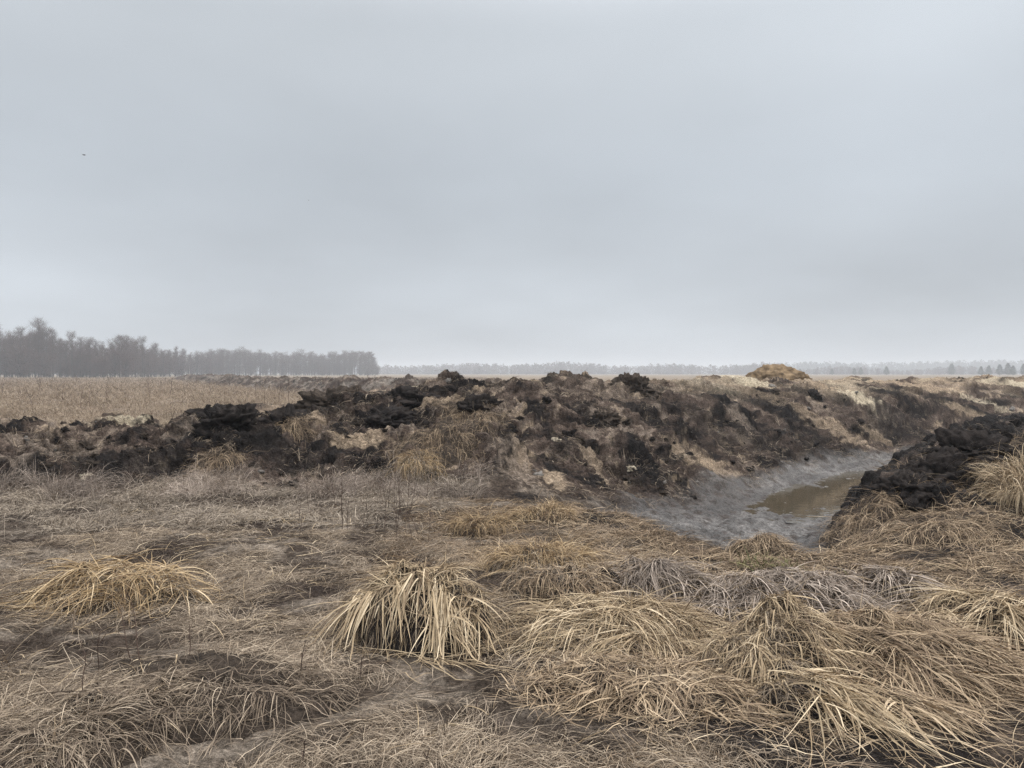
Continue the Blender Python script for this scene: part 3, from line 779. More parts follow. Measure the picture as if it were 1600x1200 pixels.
straw_thing('straw_bundle', 'long loose bundle of pale leaves trailing to the bottom edge of the picture', 'straw bundle', 1262, 1110, 0.24, 0.20, 0.13, M_STRAW, [
    dict(n=85, mode='edge', dir=DN + .42, span=(-.5, .8), fan=.25, back=(.1, .8), len=(0.45, 0.85), w=(0.007, 0.014), elev=0.15, droop=(0.8, 1.8), spread=0.12, bunch=14, mess=.2, lock=.12, tint=0.62, lift=0.06, kink=0.05),
    dict(n=80, mode='flow', dir=DN + 0.55, spread=0.2, len=(0.4, 0.8), w=(0.006, 0.012), elev=0.2, tint=0.66, bunch=9, lift=0.06, fill=.9),
    dict(n=160, mode='scatter', len=(0.1, 0.4), elev=0.1, tint=0.55, fill=1.2, kink=.2)], seed=71, sod=M_PEAT)
straw_thing('straw_bundle', 'spread lock of straight leaves pointing down to dark soil below the combed mat', 'straw bundle', 1405, 1115, 0.28, 0.14, 0.07, M_BRST, [
    dict(n=60, mode='crest', arc=(-2.3, -0.6), ring=(0.2, 0.9), len=(0.3, 0.6), w=(0.007, 0.013), elev=0.1, droop=(0.6, 1.6), spread=0.2, bunch=6, tint=0.72, lift=0.05, kink=0.03),
    dict(n=60, mode='flow', dir=DN + 0.5, spread=0.35, len=(0.25, 0.6), elev=0.1, tint=0.6, fill=1.1),
    dict(n=140, mode='scatter', len=(0.1, 0.3), elev=0.05, tint=0.45, fill=1.3)], seed=81, sod=M_PEAT)
straw_thing('straw_bundle', 'yellowish straw with a tress of leaves hanging down, at the right edge', 'straw bundle', 1550, 985, 0.48, 0.30, 0.18, M_STRAW, [
    dict(n=260, mode='flow', dir=math.pi, spread=0.35, len=(0.3, 0.7), w=(0.004, 0.009), elev=0.1, tint=0.56, fill=.9, wander=1.2),
    dict(n=150, mode='crest', arc=(-1.75, -1.3), ring=(0.45, 0.85), len=(0.5, 0.9), w=(0.006, 0.012), elev=0.15, droop=(1.2, 2.4), spread=0.1, bunch=28, mess=.15, lock=.12, tint=0.68, lift=0.06),
    dict(n=600, mode='scatter', len=(0.08, 0.4), elev=0.1, tint=0.5, kink=0.4, fill=1.1),
    dict(n=90, mode='crest', arc=(-2.6, -0.6), ring=(0.6, 1.0), len=(0.2, 0.4), elev=0.0, tint=0.5, spread=0.5)], seed=91)
straw_thing('straw_mat', 'grey matted tussock with leaves fanning down from its top, behind the yellow mound', 'straw mat', 1015, 915, 0.50, 0.28, 0.15, M_GREYS, [
    dict(n=360, mode='crest', arc=(-2.6, -0.3), ring=(0.0, 0.8), len=(0.2, 0.5), w=(0.005, 0.010), elev=0.1, tint=0.52, spread=0.4, kink=0.1, bunch=8),
    dict(n=240, mode='flow', dir=DN + 0.4, spread=0.5, len=(0.15, 0.4), elev=0.05, tint=0.45, fill=1.1),
    dict(n=500, mode='scatter', len=(0.06, 0.3), w=(0.003, 0.008), elev=0.1, tint=0.5, fill=1.3, kink=.3)], seed=101)
straw_thing('straw_mat', 'pale grey thatched hump of straw near the end of the ditch', 'straw mat', 1225, 935, 0.70, 0.40, 0.14, M_GREYS, [
    dict(n=900, mode='flow', dir=DN + 0.25, fan=0.5, spread=0.3, len=(0.15, 0.42), w=(0.004, 0.009), elev=0.05, tint=0.66, fill=1.0, wander=1.0, kink=0.08, bunch=8),
    dict(n=160, mode='crest', arc=(-2.8, -0.3), ring=(0.6, 1.0), len=(0.2, 0.4), elev=0.0, tint=0.66, spread=0.3, bunch=5),
    dict(n=600, mode='scatter', len=(0.06, 0.3), w=(0.003, 0.008), elev=0.1, tint=0.55, fill=1.2, kink=.3)], seed=111)
straw_thing('straw_mat', 'small grey tussock with stiff bleached leaves, beside the pale grey thatched hump', 'straw mat', 1395, 925, 0.34, 0.22, 0.13, M_GREYS, [
    dict(n=150, mode='crest', arc=(-3.0, 0.0), ring=(0.0, 0.8), len=(0.2, 0.42), w=(0.006, 0.012), elev=0.2, tint=0.66, spread=0.6, kink=0.3, bunch=4),
    dict(n=320, mode='scatter', len=(0.08, 0.3), elev=0.15, tint=0.5, fill=1.3, kink=.3)], seed=121)
straw_thing('straw_tussock', 'dark low tussock with short strands over a black hollow', 'tussock', 880, 930, 0.42, 0.24, 0.15, M_BRST, [
    dict(n=200, mode='crest', arc=(-2.9, -0.2), ring=(0.3, 0.9), len=(0.14, 0.34), w=(0.004, 0.009), elev=0.1, droop=(1.6, 3), tint=0.52, spread=0.4, bunch=5),
    dict(n=300, mode='scatter', len=(0.08, 0.35), elev=0.1, tint=0.45, fill=1.2, kink=.3)], seed=131, sod=M_PEAT, power=.4)
# golden tufts in front of the bank
for (u, v, rx, n, lab, sd) in [
        (752, 832, 0.34, 420, 'golden grass tuft at the foot of the bank, leftmost of the golden tufts', 141),
        (848, 812, 0.36, 300, 'low golden grass tuft under the pale strip of the bank, farthest of the golden tufts', 151),
        (850, 885, 0.46, 620, 'largest golden grass tuft, between the drooping tussock and the ditch', 161)]:
    straw_thing('grass_tuft', lab, 'grass tuft', u, v, rx, rx * 0.7, 0.10, M_GOLD, [
        dict(n=n, mode='radial', fill=0.85, len=(0.2, 0.42), w=(0.003, 0.006), elev=0.75, elev_sd=0.3, droop=(1.6, 3.2), tint=0.5, spread=0.5),
        dict(n=n // 2, mode='scatter', fill=1.2, len=(0.15, 0.35), w=(0.003, 0.006), elev=0.3, droop=(1, 2), tint=0.42)], seed=sd, group='golden grass tufts in front of the bank')
# tussocks on the spoil
straw_thing('grass_tuft', 'tall straw-coloured tuft growing on the black peat bank at the right edge', 'grass tuft', 1602, 772, 0.48, 0.4, 0.10, M_STRAW, [
    dict(n=900, mode='radial', fill=0.8, len=(0.3, 0.65), w=(0.004, 0.008), elev=1.0, elev_sd=0.3, droop=(1.6, 3.4), tint=0.52, spread=0.6),
    dict(n=300, mode='crest', arc=(-3.0, -0.2), ring=(0.4, 0.9), len=(0.25, 0.5), w=(0.004, 0.008), elev=0.4, droop=(2, 3), tint=0.5)], seed=171)
for (u, v, rx, hh, n, m_, ln, lab, sd) in [
        (655, 730, 0.32, 0.14, 300, M_GOLD, (0.2, 0.45), 'straw tuft hanging over a small hollow in the face of the bank', 181),
        (690, 690, 0.75, 0.16, 500, M_BRST, (0.15, 0.4), 'rounded sod thatched with dry grass on the shoulder of the bank', 191),
        (462, 668, 0.26, 0.10, 200, M_BRST, (0.25, 0.5), 'drooping straw tuft on the side of a black peat lump', 201),
        (340, 725, 0.36, 0.12, 200, M_BRST, (0.25, 0.5), 'leaning tuft of reddish brown stalks on the low bank at the left', 211),
        (1190, 868, 0.30, 0.16, 260, M_BRST, (0.15, 0.35), 'dark sod lying at the mouth of the ditch on the grey clay', 221),
        (1350, 815, 0.45, 0.10, 200, M_BRST, (0.2, 0.5), 'brown straw tussock at the toe of the black peat bank', 231),
        (1460, 830, 0.6, 0.10, 240, M_BRST, (0.25, 0.55), 'arched brown straw mat lying against the black peat bank', 241),
        (740, 655, 0.6, 0.14, 320, M_BRST, (0.2, 0.45), 'overhanging brown sod with black hollow beneath, high on the bank', 251),
        (320, 1090, 0.7, 0.09, 500, M_GRASS, (0.15, 0.4), 'low fine-grassed hump in the left foreground', 261),
        (60, 1175, 0.5, 0.07, 400, M_GRASS, (0.2, 0.45), 'fine grass hump at the bottom left corner', 271)]:
    straw_thing('grassy_sod', lab, 'sod', u, v, rx, rx * 0.7, hh, m_, [
        dict(n=n, mode='crest', arc=(-3.1, 0.1), ring=(0.1, 0.9), len=ln, w=(0.003, 0.007), elev=0.25, droop=(1.4, 2.8), tint=0.5, spread=0.6, kink=0.2),
        dict(n=n, mode='scatter', fill=1.15, len=(0.05, ln[1]), w=(0.003, 0.006), elev=0.2, tint=0.45)], seed=sd)

# ---- litter and grass nobody could count
def cover(name, label, n, region, mat, ln, w, elev, tint, droop=(0.2, 1.3), esd=0.3, kink=0.1, seg=4, seed=0, dens=None, flow=None, roll=0.7, base=None):
    x0, x1, y0, y1 = region
    y = y0 + (y1 - y0) * rng.random(n * 3)
    x = x0 + (x1 - x0) * rng.random(n * 3)
    ok = np.abs(x) < y * 0.78 + 0.9
    if dens is not None:
        ok &= rng.random(n * 3) < dens(x, y)
    x, y = x[ok][:n], y[ok][:n]; n = len(x)
    head = 2.6 * perlin(x / 0.55, y / 0.55, seed) * 1.6 + 1.5 * perlin(x / 2.0, y / 2.0, seed + 1) + (flow if flow is not None else 0) + rng.normal(0, 1.0, n)
    t = tints(n, tint, 0.26) + 0.18 * perlin(x / 0.4, y / 0.4, seed + 2) + 0.26 * perlin(x / 1.6, y / 0.9, seed + 3)
    z = floor_at(x, y) if base is None else base(x, y)
    V, F, T = strands(np.stack([x, y, z], 1), head, rng.normal(elev, esd, n), rng.uniform(*ln, n), rng.uniform(*w, n) * rng.uniform(.6, 1.3, n), t, seg, droop=rng.uniform(*droop, n), curl=rng.normal(0, .3, n), kink=kink, lift=0.02, roll=roll, follow=base is None)
    o = mesh_np(name, V, F, mat, attrs={'tint': T})
    return tag(o, label, 'grass', kind='stuff')

def patchy(sc, seed, lo=-0.2, hi=0.3):
    return lambda x, y: sstep(lo, hi, fbm(x / sc, y / sc, 3, seed))

nobank = lambda x, y: 1 - sstep(0.1, 0.3, look(GR, x, y)) 
noditch = lambda x, y: 1 - sstep(0.15, 0.5, look(GD, x, y))
cover('litter', 'fine flattened dry grass and litter over the left foreground', 80000, (-4.6, 1.4, 2.6, 7.8), M_GRASS, (0.04, 0.22), (0.0010, 0.0026), 0.14, 0.60, seed=301,
      dens=lambda x, y: (0.04 + 0.96 * patchy(0.85, 305, -.18, .3)(x, y)) * (1 - .7 * sstep(5.2, 6.6, y) * sstep(0, .3, fbm(x / 1.4, y / .7, 2, 306))) * noditch(x, y))
cover('litter', 'coarse broken straw trodden into the right foreground', 29000, (0.4, 6.8, 2.6, 8.0), M_BRST, (0.05, 0.28), (0.0014, 0.0045), 0.08, 0.5, seed=311, flow=-0.6,
      dens=lambda x, y: (0.08 + 0.92 * patchy(0.7, 315, -.1, .35)(x, y)) * noditch(x, y))
cover('straw_litter', 'scattered pale broken straws over the whole foreground', 3800, (-4.6, 5.6, 2.8, 9), M_STRAW, (0.06, 0.32), (0.0018, 0.005), 0.06, 0.5, seed=321, kink=0.35,
      dens=lambda x, y: noditch(x, y) * patchy(0.8, 325, -0.3, 0.4)(x, y))
def midz(x, y):
    return sstep(7.2, 8.2, y + 0.35 * x * (x > -2) ) * (1 - sstep(0.15, 0.4, look(GR, x, y))) * (1 - sstep(-1.4, -0.4, x)) * (0.06 + 0.94 * patchy(1.0, 335, -.12, .3)(x, y))
cover('grass', 'grey-green matted grass strip between the straw heaps and the low bank', 70000, (-8, 0, 6.8, 12), M_MIDG, (0.08, 0.30), (0.002, 0.0045), 0.45, 0.66, esd=0.5, droop=(1.2, 3), seed=331, dens=midz)
cover('grass', 'brown trampled straw between the golden tufts and the ditch', 15000, (-1.2, 3.2, 6.2, 9.6), M_BRST, (0.06, 0.30), (0.0018, 0.0045), 0.05, 0.27, seed=341, flow=-0.5,
      dens=lambda x, y: noditch(x, y) * (.15 + .85 * patchy(.6, 345, -.2, .3)(x, y)) * (1 - sstep(0.2, 0.5, look(GR, x, y))))
cover('dry_growth', 'thin dead grass and roots strewn over the banks', 110000, (-12, 15, 9, 29), M_GRASS, (0.05, 0.24), (0.0025, 0.007), 0.2, 0.42, seed=351,
      dens=lambda x, y: sstep(0.1, 0.4, look(GR, x, y)) * (1 - 0.7 * sstep(-1, -1.6, st(x, y)[1])) * patchy(0.8, 355, -0.1, 0.35)(x, y) * np.minimum(1, 14 / y))
cover('straw_litter', 'broken brown straw over the toe of the peat bank and the ditch mouth', 7500, (2.2, 8, 6, 10.5), M_BRST, (0.08, 0.4), (0.0018, 0.0055), 0.1, 0.24, seed=361,
      dens=lambda x, y: noditch(x, y) * patchy(0.6, 365)(x, y))

cover('grass', 'pale frizzy dead grass standing along the foot of the low bank', 15000, (-8, -0.4, 9.6, 11.9), M_GREYS, (0.2, 0.45), (0.0016, 0.0036), 1.0, 0.55, esd=0.35, droop=(0.8, 2.4), seed=371,
      dens=lambda x, y: (1 - sstep(0.2, 0.5, look(GR, x, y))) * patchy(0.9, 375, -.15, .3)(x, y))
def field_grass():
    n = 120000
    y = 15 + (240 - 15) * rng.random(n * 2) ** 2.1
    u = rng.uniform(-160, 760, n * 2)
    x = y * (u - 800) / FPX
    z, ro, dm, s, t = land(x, y, False)
    ok = (ro < 0.3) & (rng.random(n * 2) < 0.25 + 0.75 * sstep(-0.25, 0.25, fbm(x / 2.2, y / 2.2, 3, 401)))
    x, y, z = x[ok][:n], y[ok][:n], z[ok][:n]; n = len(x)
    tall = sstep(25, 60, y)
    ln = rng.uniform(0.25, 0.5, n) * (1 + 0.5 * tall)
    w = np.maximum(0.006, y * 0.00030) * rng.uniform(0.7, 1.3, n)
    tt = tints(n, 0.5, 0.2) + 0.3 * perlin(x / 3, y / 6, 405)
    V, F, T = strands(np.stack([x, y, z - .01], 1), rng.uniform(0, 6.28, n), rng.normal(1.0, 0.3, n), ln, w, tt, 3, droop=rng.uniform(0.6, 2.2, n), follow=False)
    o = mesh_np('field_grass', V, F, M_FIELD, attrs={'tint': T})
    tag(o, 'dry tan grass standing all over the flat field on the left', 'grass', kind='stuff')
field_grass()

# a few green shoots beside the ditch mouth
for u, v, lab, sd in [(1210, 893, 'small tuft of fresh green blades on the lip of the ditch mouth', 1), (1180, 884, 'sparse olive green blades beside the fresh green tuft at the ditch mouth', 2), (1365, 905, 'three or four stiff yellow-green shoots behind the small grey tussock', 3)]:
    x, y, z = hit(u, v); n = 60 if sd < 3 else 9
    z = float(floor_at(np.array([x]), np.array([y]))[0])
    P = np.stack([x + rng.normal(0, .13, n), y + rng.normal(0, .06, n), np.full(n, z)], 1); P[:, 2] = floor_at(P[:, 0], P[:, 1])
    V, F, T = strands(P, rng.uniform(0, 6.28, n), rng.normal(0.8, .35, n), rng.uniform(.08, .2, n), rng.uniform(.004, .008, n), tints(n, .55), 4, droop=rng.uniform(.3, 1.6, n))
    root = empty('green_tuft', (x, y, z), lab, 'grass tuft')
    mesh_np('leaves', V, F, M_GREEN, root, attrs={'tint': T})

# ------------------------------------------------------------------ lumps on the banks
x, y, z = hit(1215, 592)
sx, sy = 30 * (1213 - 800) / FPX, 30.0
o = lump_mesh('sand_mound', (sx, sy, 1.2), (1.1, 0.9, 0.68), M_OCHRE, seed=8, sub=5, rough=0.28)
tag(o, 'rounded ochre sand mound standing on top of the long bank against the far wood', 'mound')
sx2, sy2 = 27 * (1140 - 800) / FPX, 27.0
o = lump_mesh('sand_mound', (sx2, sy2, 1.25), (0.85, 0.6, 0.26), M_PALE, seed=6, sub=5, rough=0.2)
tag(o, 'flat pale sand hump on the crest, left of the ochre sand mound', 'mound')

for (u, v, sz, mat, lab, sd) in [
        (350, 655, (0.62, 0.5, 0.33), M_PEAT, 'wide black peat lump on the low bank against the tan field', 41),
        (436, 665, (0.40, 0.4, 0.34), M_PEAT, 'steep black peat lump with straw hanging from its right side', 42),
        (515, 632, (0.75, 0.6, 0.36), M_SOD, 'brown-topped peat mound standing behind the steep black lump', 43),
        (600, 655, (0.5, 0.4, 0.22), M_PEAT, 'pointed black peat lump between the brown-topped mound and the main bank', 44),
        (640, 622, (0.55, 0.4, 0.2), M_PEAT, 'flat black peat slab near the top of the bank', 45),
        (742, 640, (0.5, 0.4, 0.26), M_PEAT, 'black peat lump under the overhanging brown sod', 46),
        (990, 605, (0.55, 0.5, 0.34), M_SOD, 'upright brown clod on the crest in the middle of the bank', 47),
        (940, 652, (0.34, 0.3, 0.22), M_SOD, 'single rounded brown clod on the face of the bank', 48),
        (1270, 620, (0.34, 0.3, 0.26), M_PEAT, 'round black clod in a pale hollow right of the ochre sand mound', 49),
        (855, 583, (0.5, 0.4, 0.22), M_GREYC, 'sandy grey hump on the crest straight ahead', 50),
        (1480, 745, (0.45, 0.4, 0.3), M_PEAT, 'largest lump on the face of the black peat bank', 51),
        (1540, 705, (0.5, 0.4, 0.25), M_PEAT, 'upper lump on the black peat bank, left of its straw tuft', 52),
        (1430, 765, (0.35, 0.3, 0.22), M_PEAT, 'lump low on the water side of the black peat bank', 53),
        (135, 746, (0.13, 0.1, 0.06), M_PALE, 'small pale sandy stone at the foot of the low bank', 54),
        (870, 689, (0.09, 0.07, 0.06), M_PALE, 'small whitish stone in a dark hollow of the bank', 55),
        (985, 732, (0.12, 0.08, 0.05), M_PALE, 'pale sandy chip beside a black hollow low on the bank', 56)]:
    x, y, z = hit(u, v)
    o = lump_mesh('peat_lump' if mat in (M_PEAT, M_SOD) else 'stone', (x, y + sz[1] * .5, z - sz[2] * 0.35), sz, mat, seed=sd, sub=5, rough=0.6, yaw=float(rng.uniform(0, 3)))
    tag(o, lab, 'lump' if mat in (M_PEAT, M_SOD) else 'stone')

# repeats: loose clods all over the banks
def clod_repeats():
    protos = {}
    for mi, (mname, mat) in enumerate((('black', M_PEAT), ('brown', M_SOD), ('grey', M_GREYC))):
        for k in range(4):
            protos[(mi, k)] = lump_mesh('soil_clod', (0, 0, -50), (1, 0.85, 0.65), mat, seed=60 + mi * 7 + k, sub=4, rough=0.75)
    used = {}
    labs = ['loose black peat clod lying on the dug banks', 'loose brown soil clod lying on the dug banks', 'loose pale grey clod lying on the dug banks']
    cnt = 0
    while cnt < 170:
        u, v = rng.uniform(0, 1600), rng.uniform(588, 790)
        x, y, z = hit(u, v)
        if y > 28 or look(GR, np.array([x]), np.array([y]))[0] < 0.3:
            continue
        t = st(x, y)[1]
        mi = 0 if t < -1 else rng.choice(3, p=(.42, .40, .18))
        s = 0.03 + 0.085 * rng.random() ** 2.4
        key = (int(mi), int(rng.integers(0, 4)))
        if key not in used:
            o = protos[key]; used[key] = 1
        else:
            o = protos[key].copy(); COL.objects.link(o)
        o.location = (x, y, z - s * 0.1); o.scale = (s * rng.uniform(.8, 1.3), s, s * rng.uniform(.7, 1.1))
        o.rotation_euler = (rng.normal(0, .3), rng.normal(0, .3), rng.uniform(0, 6.28))
        tag(o, labs[key[0]], 'clod', ['black peat clods on the banks', 'brown soil clods on the banks', 'grey clods on the banks'][key[0]])
        cnt += 1
    for k, o in protos.items():
        if k not in used:
            bpy.data.objects.remove(o)
clod_repeats()

# ------------------------------------------------------------------ dead weeds
def tube(path, r0, r1, sides=5):
    path = np.array(path, float); n = len(path)
    V = []; F = []
    for i, p in enumerate(path):
        d = path[min(i + 1, n - 1)] - path[max(i - 1, 0)]; d /= np.linalg.norm(d) + 1e-9
        a = np.cross(d, (0.13, 0.99, 0.05)); a /= np.linalg.norm(a) + 1e-9; b = np.cross(d, a)
        r = r0 + (r1 - r0) * i / (n - 1)
        for k in range(sides):
            q = 2 * math.pi * k / sides
            V.append(p + r * (math.cos(q) * a + math.sin(q) * b))
    for i in range(n - 1):
        for k in range(sides):
            F.append((i * sides + k, i * sides + (k + 1) % sides, (i + 1) * sides + (k + 1) % sides, (i + 1) * sides + k))
    return np.array(V), np.array(F)

def weed(x, y, z, h, lean, lab, group=None, thick=0.004, branches=5, name='dead_weed'):
    root = empty(name, (x, y, z), lab, 'weed', group)
    yaw = rng.uniform(0, 6.28)
    path = [(x + lean * h * (k / 6) ** 1.3, y + 0.05 * h * math.sin(k + yaw), z - 0.02 + h * k / 6) for k in range(7)]
    V, F = tube(path, thick, thick * .5)
    mesh_np('stem', V, F, M_WEED, root, attrs={'tint': np.full(len(V), rng.random())})
    for k in range(branches):
        f = rng.uniform(.35, .95); i = int(f * 6); p = np.array(path[i]) + (np.array(path[min(i + 1, 6)]) - np.array(path[i])) * (f * 6 - i)
        a = rng.uniform(0, 6.28); l = h * rng.uniform(.12, .3)
        q = [p, p + np.array((math.cos(a) * l * .5, math.sin(a) * l * .5, l * .5)), p + np.array((math.cos(a) * l * .75, math.sin(a) * l * .75, l))]
        V, F = tube(q, thick * .5, thick * .35, 4)
        mesh_np('twig', V, F, M_WEED, root, attrs={'tint': np.full(len(V), rng.random())})
    return root

for u, v, hp, lean, lab in [
        (222, 1055, 118, -0.2, 'tallest dark dead weed in front of the left straw heap'),
        (206, 1050, 95, -0.25, 'thinner dead weed crossing the tallest one before the left straw heap'),
        (152, 1055, 70, 0.05, 'faint greyish weed left of the two crossing weeds'),
        (130, 1118, 75, 0.03, 'short upright weed stalk near the left edge of the foreground'),
        (296, 1050, 55, 0.02, 'short dark stalk beside the low fine-grassed hump'),
        (468, 1076, 62, 0.15, 'stout brown stub of a weed in the grass left of the drooping tussock'),
        (563, 1062, 40, 0.05, 'small brown weed stub just below the drooping tussock'),
        (472, 1205, 46, 0.1, 'dark stalk cut by the bottom edge, left one'),
        (664, 1210, 34, 0.2, 'leaning dark stalk at the bottom edge, under the drooping tussock'),
        (742, 1118, 36, 0.12, 'pale withered leaf spike standing alone in the foreground litter')]:
    x, y, z = hit(u, min(v, 1198))
    weed(x, y, float(floor_at(np.array([x]), np.array([y]))[0]), hp * y / FPX, lean, lab, thick=0.0034, branches=int(rng.integers(2, 6)))
for i in range(34):
    u, v = rng.uniform(430, 730), rng.uniform(768, 850)
    x, y, z = hit(u, v)
    weed(x, y, z, rng.uniform(.22, .5), rng.normal(0, .12), 'thin dark weed in the grey grass before the bank', 'weeds in the grey grass strip', thick=0.003, branches=4)
for i in range(60):
    u, v = rng.uniform(0, 620) , 588 + 60 * rng.random() ** 1.6
    y = EYE * FPX / (v - HOR); x = y * (u - 800) / FPX
    z, ro, *_ = land(np.array([x]), np.array([y]), False)
    if ro[0] > .3 or y > 140 or y < 17: continue
    weed(x, y, float(z[0]), rng.uniform(.7, 1.5), rng.normal(0, .15), 'tall dark dead weed standing in the tan field', 'weeds in the field', thick=max(0.008, y * .00028), branches=6)

# ------------------------------------------------------------------ trees
M_TRUNK, nt, p = new_mat('bark'); p.inputs['Base Color'].default_value = (0.055, 0.047, 0.043, 1); p.inputs['Roughness'].default_value = .9
M_BIRCH, nt, p = new_mat('pale_bark'); p.inputs['Base Color'].default_value = (0.34, 0.32, 0.30, 1); p.inputs['Roughness'].default_value = .8
M_TWIG = straw_material('twigs', [(0, (0.056, 0.038, 0.034)), (1, (0.138, 0.098, 0.086))], .9)
M_NEEDLE = straw_material('needles', [(0, (0.022, 0.030, 0.022)), (1, (0.060, 0.072, 0.048))], .9)

def bare_tree(h, rw, seed, start=0.3, ntw=2900, mat=M_TWIG, bark=M_TRUNK, lean=0.0):
    rg = np.random.default_rng(seed)
    rw = rw * rg.uniform(.85, 1.3)
    path = [(lean * h * (k / 8) ** 1.4 + rg.normal(0, .05), rg.normal(0, .05), h * .98 * k / 8) for k in range(9)]
    V, F = tube(path, 0.011 * h + .02, 0.03, 6)
    allV, allF, off = [V], [F], len(V)
    tips = []
    P = np.array(path)
    nb = int(34 + h)
    for b in range(nb):
        f = start + (1 - start) * rg.random() ** 0.85
        p0 = np.array([np.interp(f, np.linspace(0, 1, 9), P[:, i]) for i in range(3)])
        a = rg.uniform(0, 6.28)
        env = math.sin(math.pi * min(1, (f - start) / (1 - start) * .70 + .14)) ** .6
        l = rw * env * rg.uniform(.55, 1.1) + .4
        el = rg.uniform(.5, 1.0)
        d = np.array((math.cos(a) * math.cos(el), math.sin(a) * math.cos(el), math.sin(el)))
        q = [p0, p0 + d * l * .5, p0 + d * l + np.array((0, 0, .12 * l))]
        V, F = tube(q, 0.05 * (1 - f) + .03, .015, 4)
        allV.append(V); allF.append(F + off); off += len(V)
        for k in range(int(5 + l * 3)):
            g = rg.uniform(.2, 1.05); tips.append(p0 + d * l * g)
    tips = np.array(tips)
    cid = rg.integers(0, len(tips), ntw)
    B = tips[cid] + rg.normal(0, .3, (ntw, 3))
    hd = rg.uniform(0, 6.28, ntw)
    Vt, Ft, Tt = strands(B, hd, rg.normal(.75, .45, ntw), rg.uniform(.6, 1.7, ntw), rg.uniform(.014, .034, ntw), rg.random(ntw), 2, droop=rg.uniform(-.4, .6, ntw), roll=1.2, rg=rg, follow=False)
    return (np.concatenate(allV), np.concatenate(allF)), (Vt, Ft, Tt), mat, bark

def place_proto(name, data, label, cat, group):
    (V, F), (Vt, Ft, Tt), mat, bark = data
    root = empty(name, (0, 0, 0), label, cat, group)
    mesh_np('trunk', V, F, bark, root, smooth=True)
    mesh_np('crown', Vt, Ft, mat, root, attrs={'tint': Tt})
    return root

def copy_tree(root):
    r = root.copy(); COL.objects.link(r)
    for ch in root.children:
        c = ch.copy(); COL.objects.link(c); c.parent = r
    return r

GT = 'bare trees of the wood on the left'
KINDS = []
for k in range(7):
    KINDS.append((bare_tree(18 + k * .4, 2.3 + .25 * (k % 4), 900 + k, start=.30 + .04 * (k % 3)), 'tall bare alder in the wood beyond the field'))
KINDS.append((bare_tree(20, 2.0, 930, start=.62, ntw=1500), 'slender tree with only a tuft of twigs on top, in the wood'))
KINDS.append((bare_tree(19, 2.0, 931, start=.45, bark=M_BIRCH), 'pale-stemmed birch in the wood beyond the field'))
PROT = [place_proto('bare_tree', d, l, 'tree', GT) for d, l in KINDS]
used_p = set()
def put_tree(u, Y, h_scale, k):
    r = PROT[k] if k not in used_p else copy_tree(PROT[k])
    used_p.add(k)
    x = Y * (u - 800) / FPX
    r.location = (x, Y, float(land(np.array([x]), np.array([Y]), False)[0][0]) - .1)
    r.rotation_euler.z = rng.uniform(0, 6.28); s = h_scale
    r.scale = (s * rng.uniform(.9, 1.15), s * rng.uniform(.9, 1.15), s)
    return r
top = lambda u: np.interp(u, [-120, 0, 20, 62, 80, 105, 122, 150, 175, 195, 215, 235, 270, 300, 330, 345, 420, 500, 560, 578, 592],
                          [510, 508, 506, 502, 508, 520, 524, 526, 522, 518, 526, 532, 540, 546, 544, 541, 545, 548, 545, 546, 552])
base_y = lambda u: np.interp(u, [-120, 0, 200, 260, 330, 420, 592], [235, 245, 262, 330, 430, 480, 520])
NT = 0
for row in range(5):
    u = -110 + row * 3.0
    while u < 588:
        Y = base_y(u) + row * 14 + rng.uniform(-6, 6)
        ht = (HOR - top(u)) * Y / FPX + EYE
        k = int(rng.choice(len(PROT), p=[.134] * 7 + [.032, .03]))
        nominal = 18 + k * .4 if k < 7 else (20 if k == 7 else 19)
        tr = put_tree(u, Y, ht / (nominal + 1.0) * (rng.uniform(.70, 1.0) if rng.random() < .75 else rng.uniform(.95, 1.07)) * (1 if row == 0 else .88), k)
        if u > 300: tr.scale.x *= 1.35; tr.scale.y *= 1.35
        NT += 1
        u += rng.uniform(8, 15) * (1.0 if u < 300 else .72)
print('TREES', NT)

# undergrowth bushes along the wood edge
bush = bare_tree(5, 1.9, 950, start=.05, ntw=1500)
bp = place_proto('bare_bush', bush, 'bare bush at the edge of the wood on the left', 'bush', 'bushes along the edge of the wood')
first = True
for i in range(270):
    u = rng.uniform(-90, 590); Y = base_y(u) + rng.uniform(-8, 70)
    r = bp if first else copy_tree(bp); first = False
    x = Y * (u - 800) / FPX
    r.location = (x, Y, 0); r.rotation_euler.z = rng.uniform(0, 6.28)
    s = rng.uniform(.7, 1.7); r.scale = (s * 1.4, s * 1.4, s)

# pines standing singly before the far wood, on the right
def conifer(h, rw, seed):
    rg = np.random.default_rng(seed)
    V, F = tube([(0, 0, h * k / 6) for k in range(7)], .16, .03, 6)
    n = 1500
    f = rg.random(n) ** .9; a = rg.uniform(0, 6.28, n)
    env = (np.where(f < .12, f / .12, (1 - f) / .88)) ** .8 * (1 + .3 * np.sin(f * 40 + a * 2))
    q = rw * env * np.sqrt(rg.random(n))
    B = np.stack([q * np.cos(a), q * np.sin(a), .08 * h + .92 * h * f], 1)
    return (V, F), strands(B, a, rg.normal(.1, .4, n), rg.uniform(.5, 1.1, n), rg.uniform(.12, .26, n), rg.random(n), 2, rg=rg, follow=False, roll=1.0), M_NEEDLE, M_TRUNK
cp = place_proto('conifer', conifer(9, 2.6, 960), 'dark conifer standing singly before the hazy far wood on the right', 'tree', 'single conifers before the far wood')
first = True
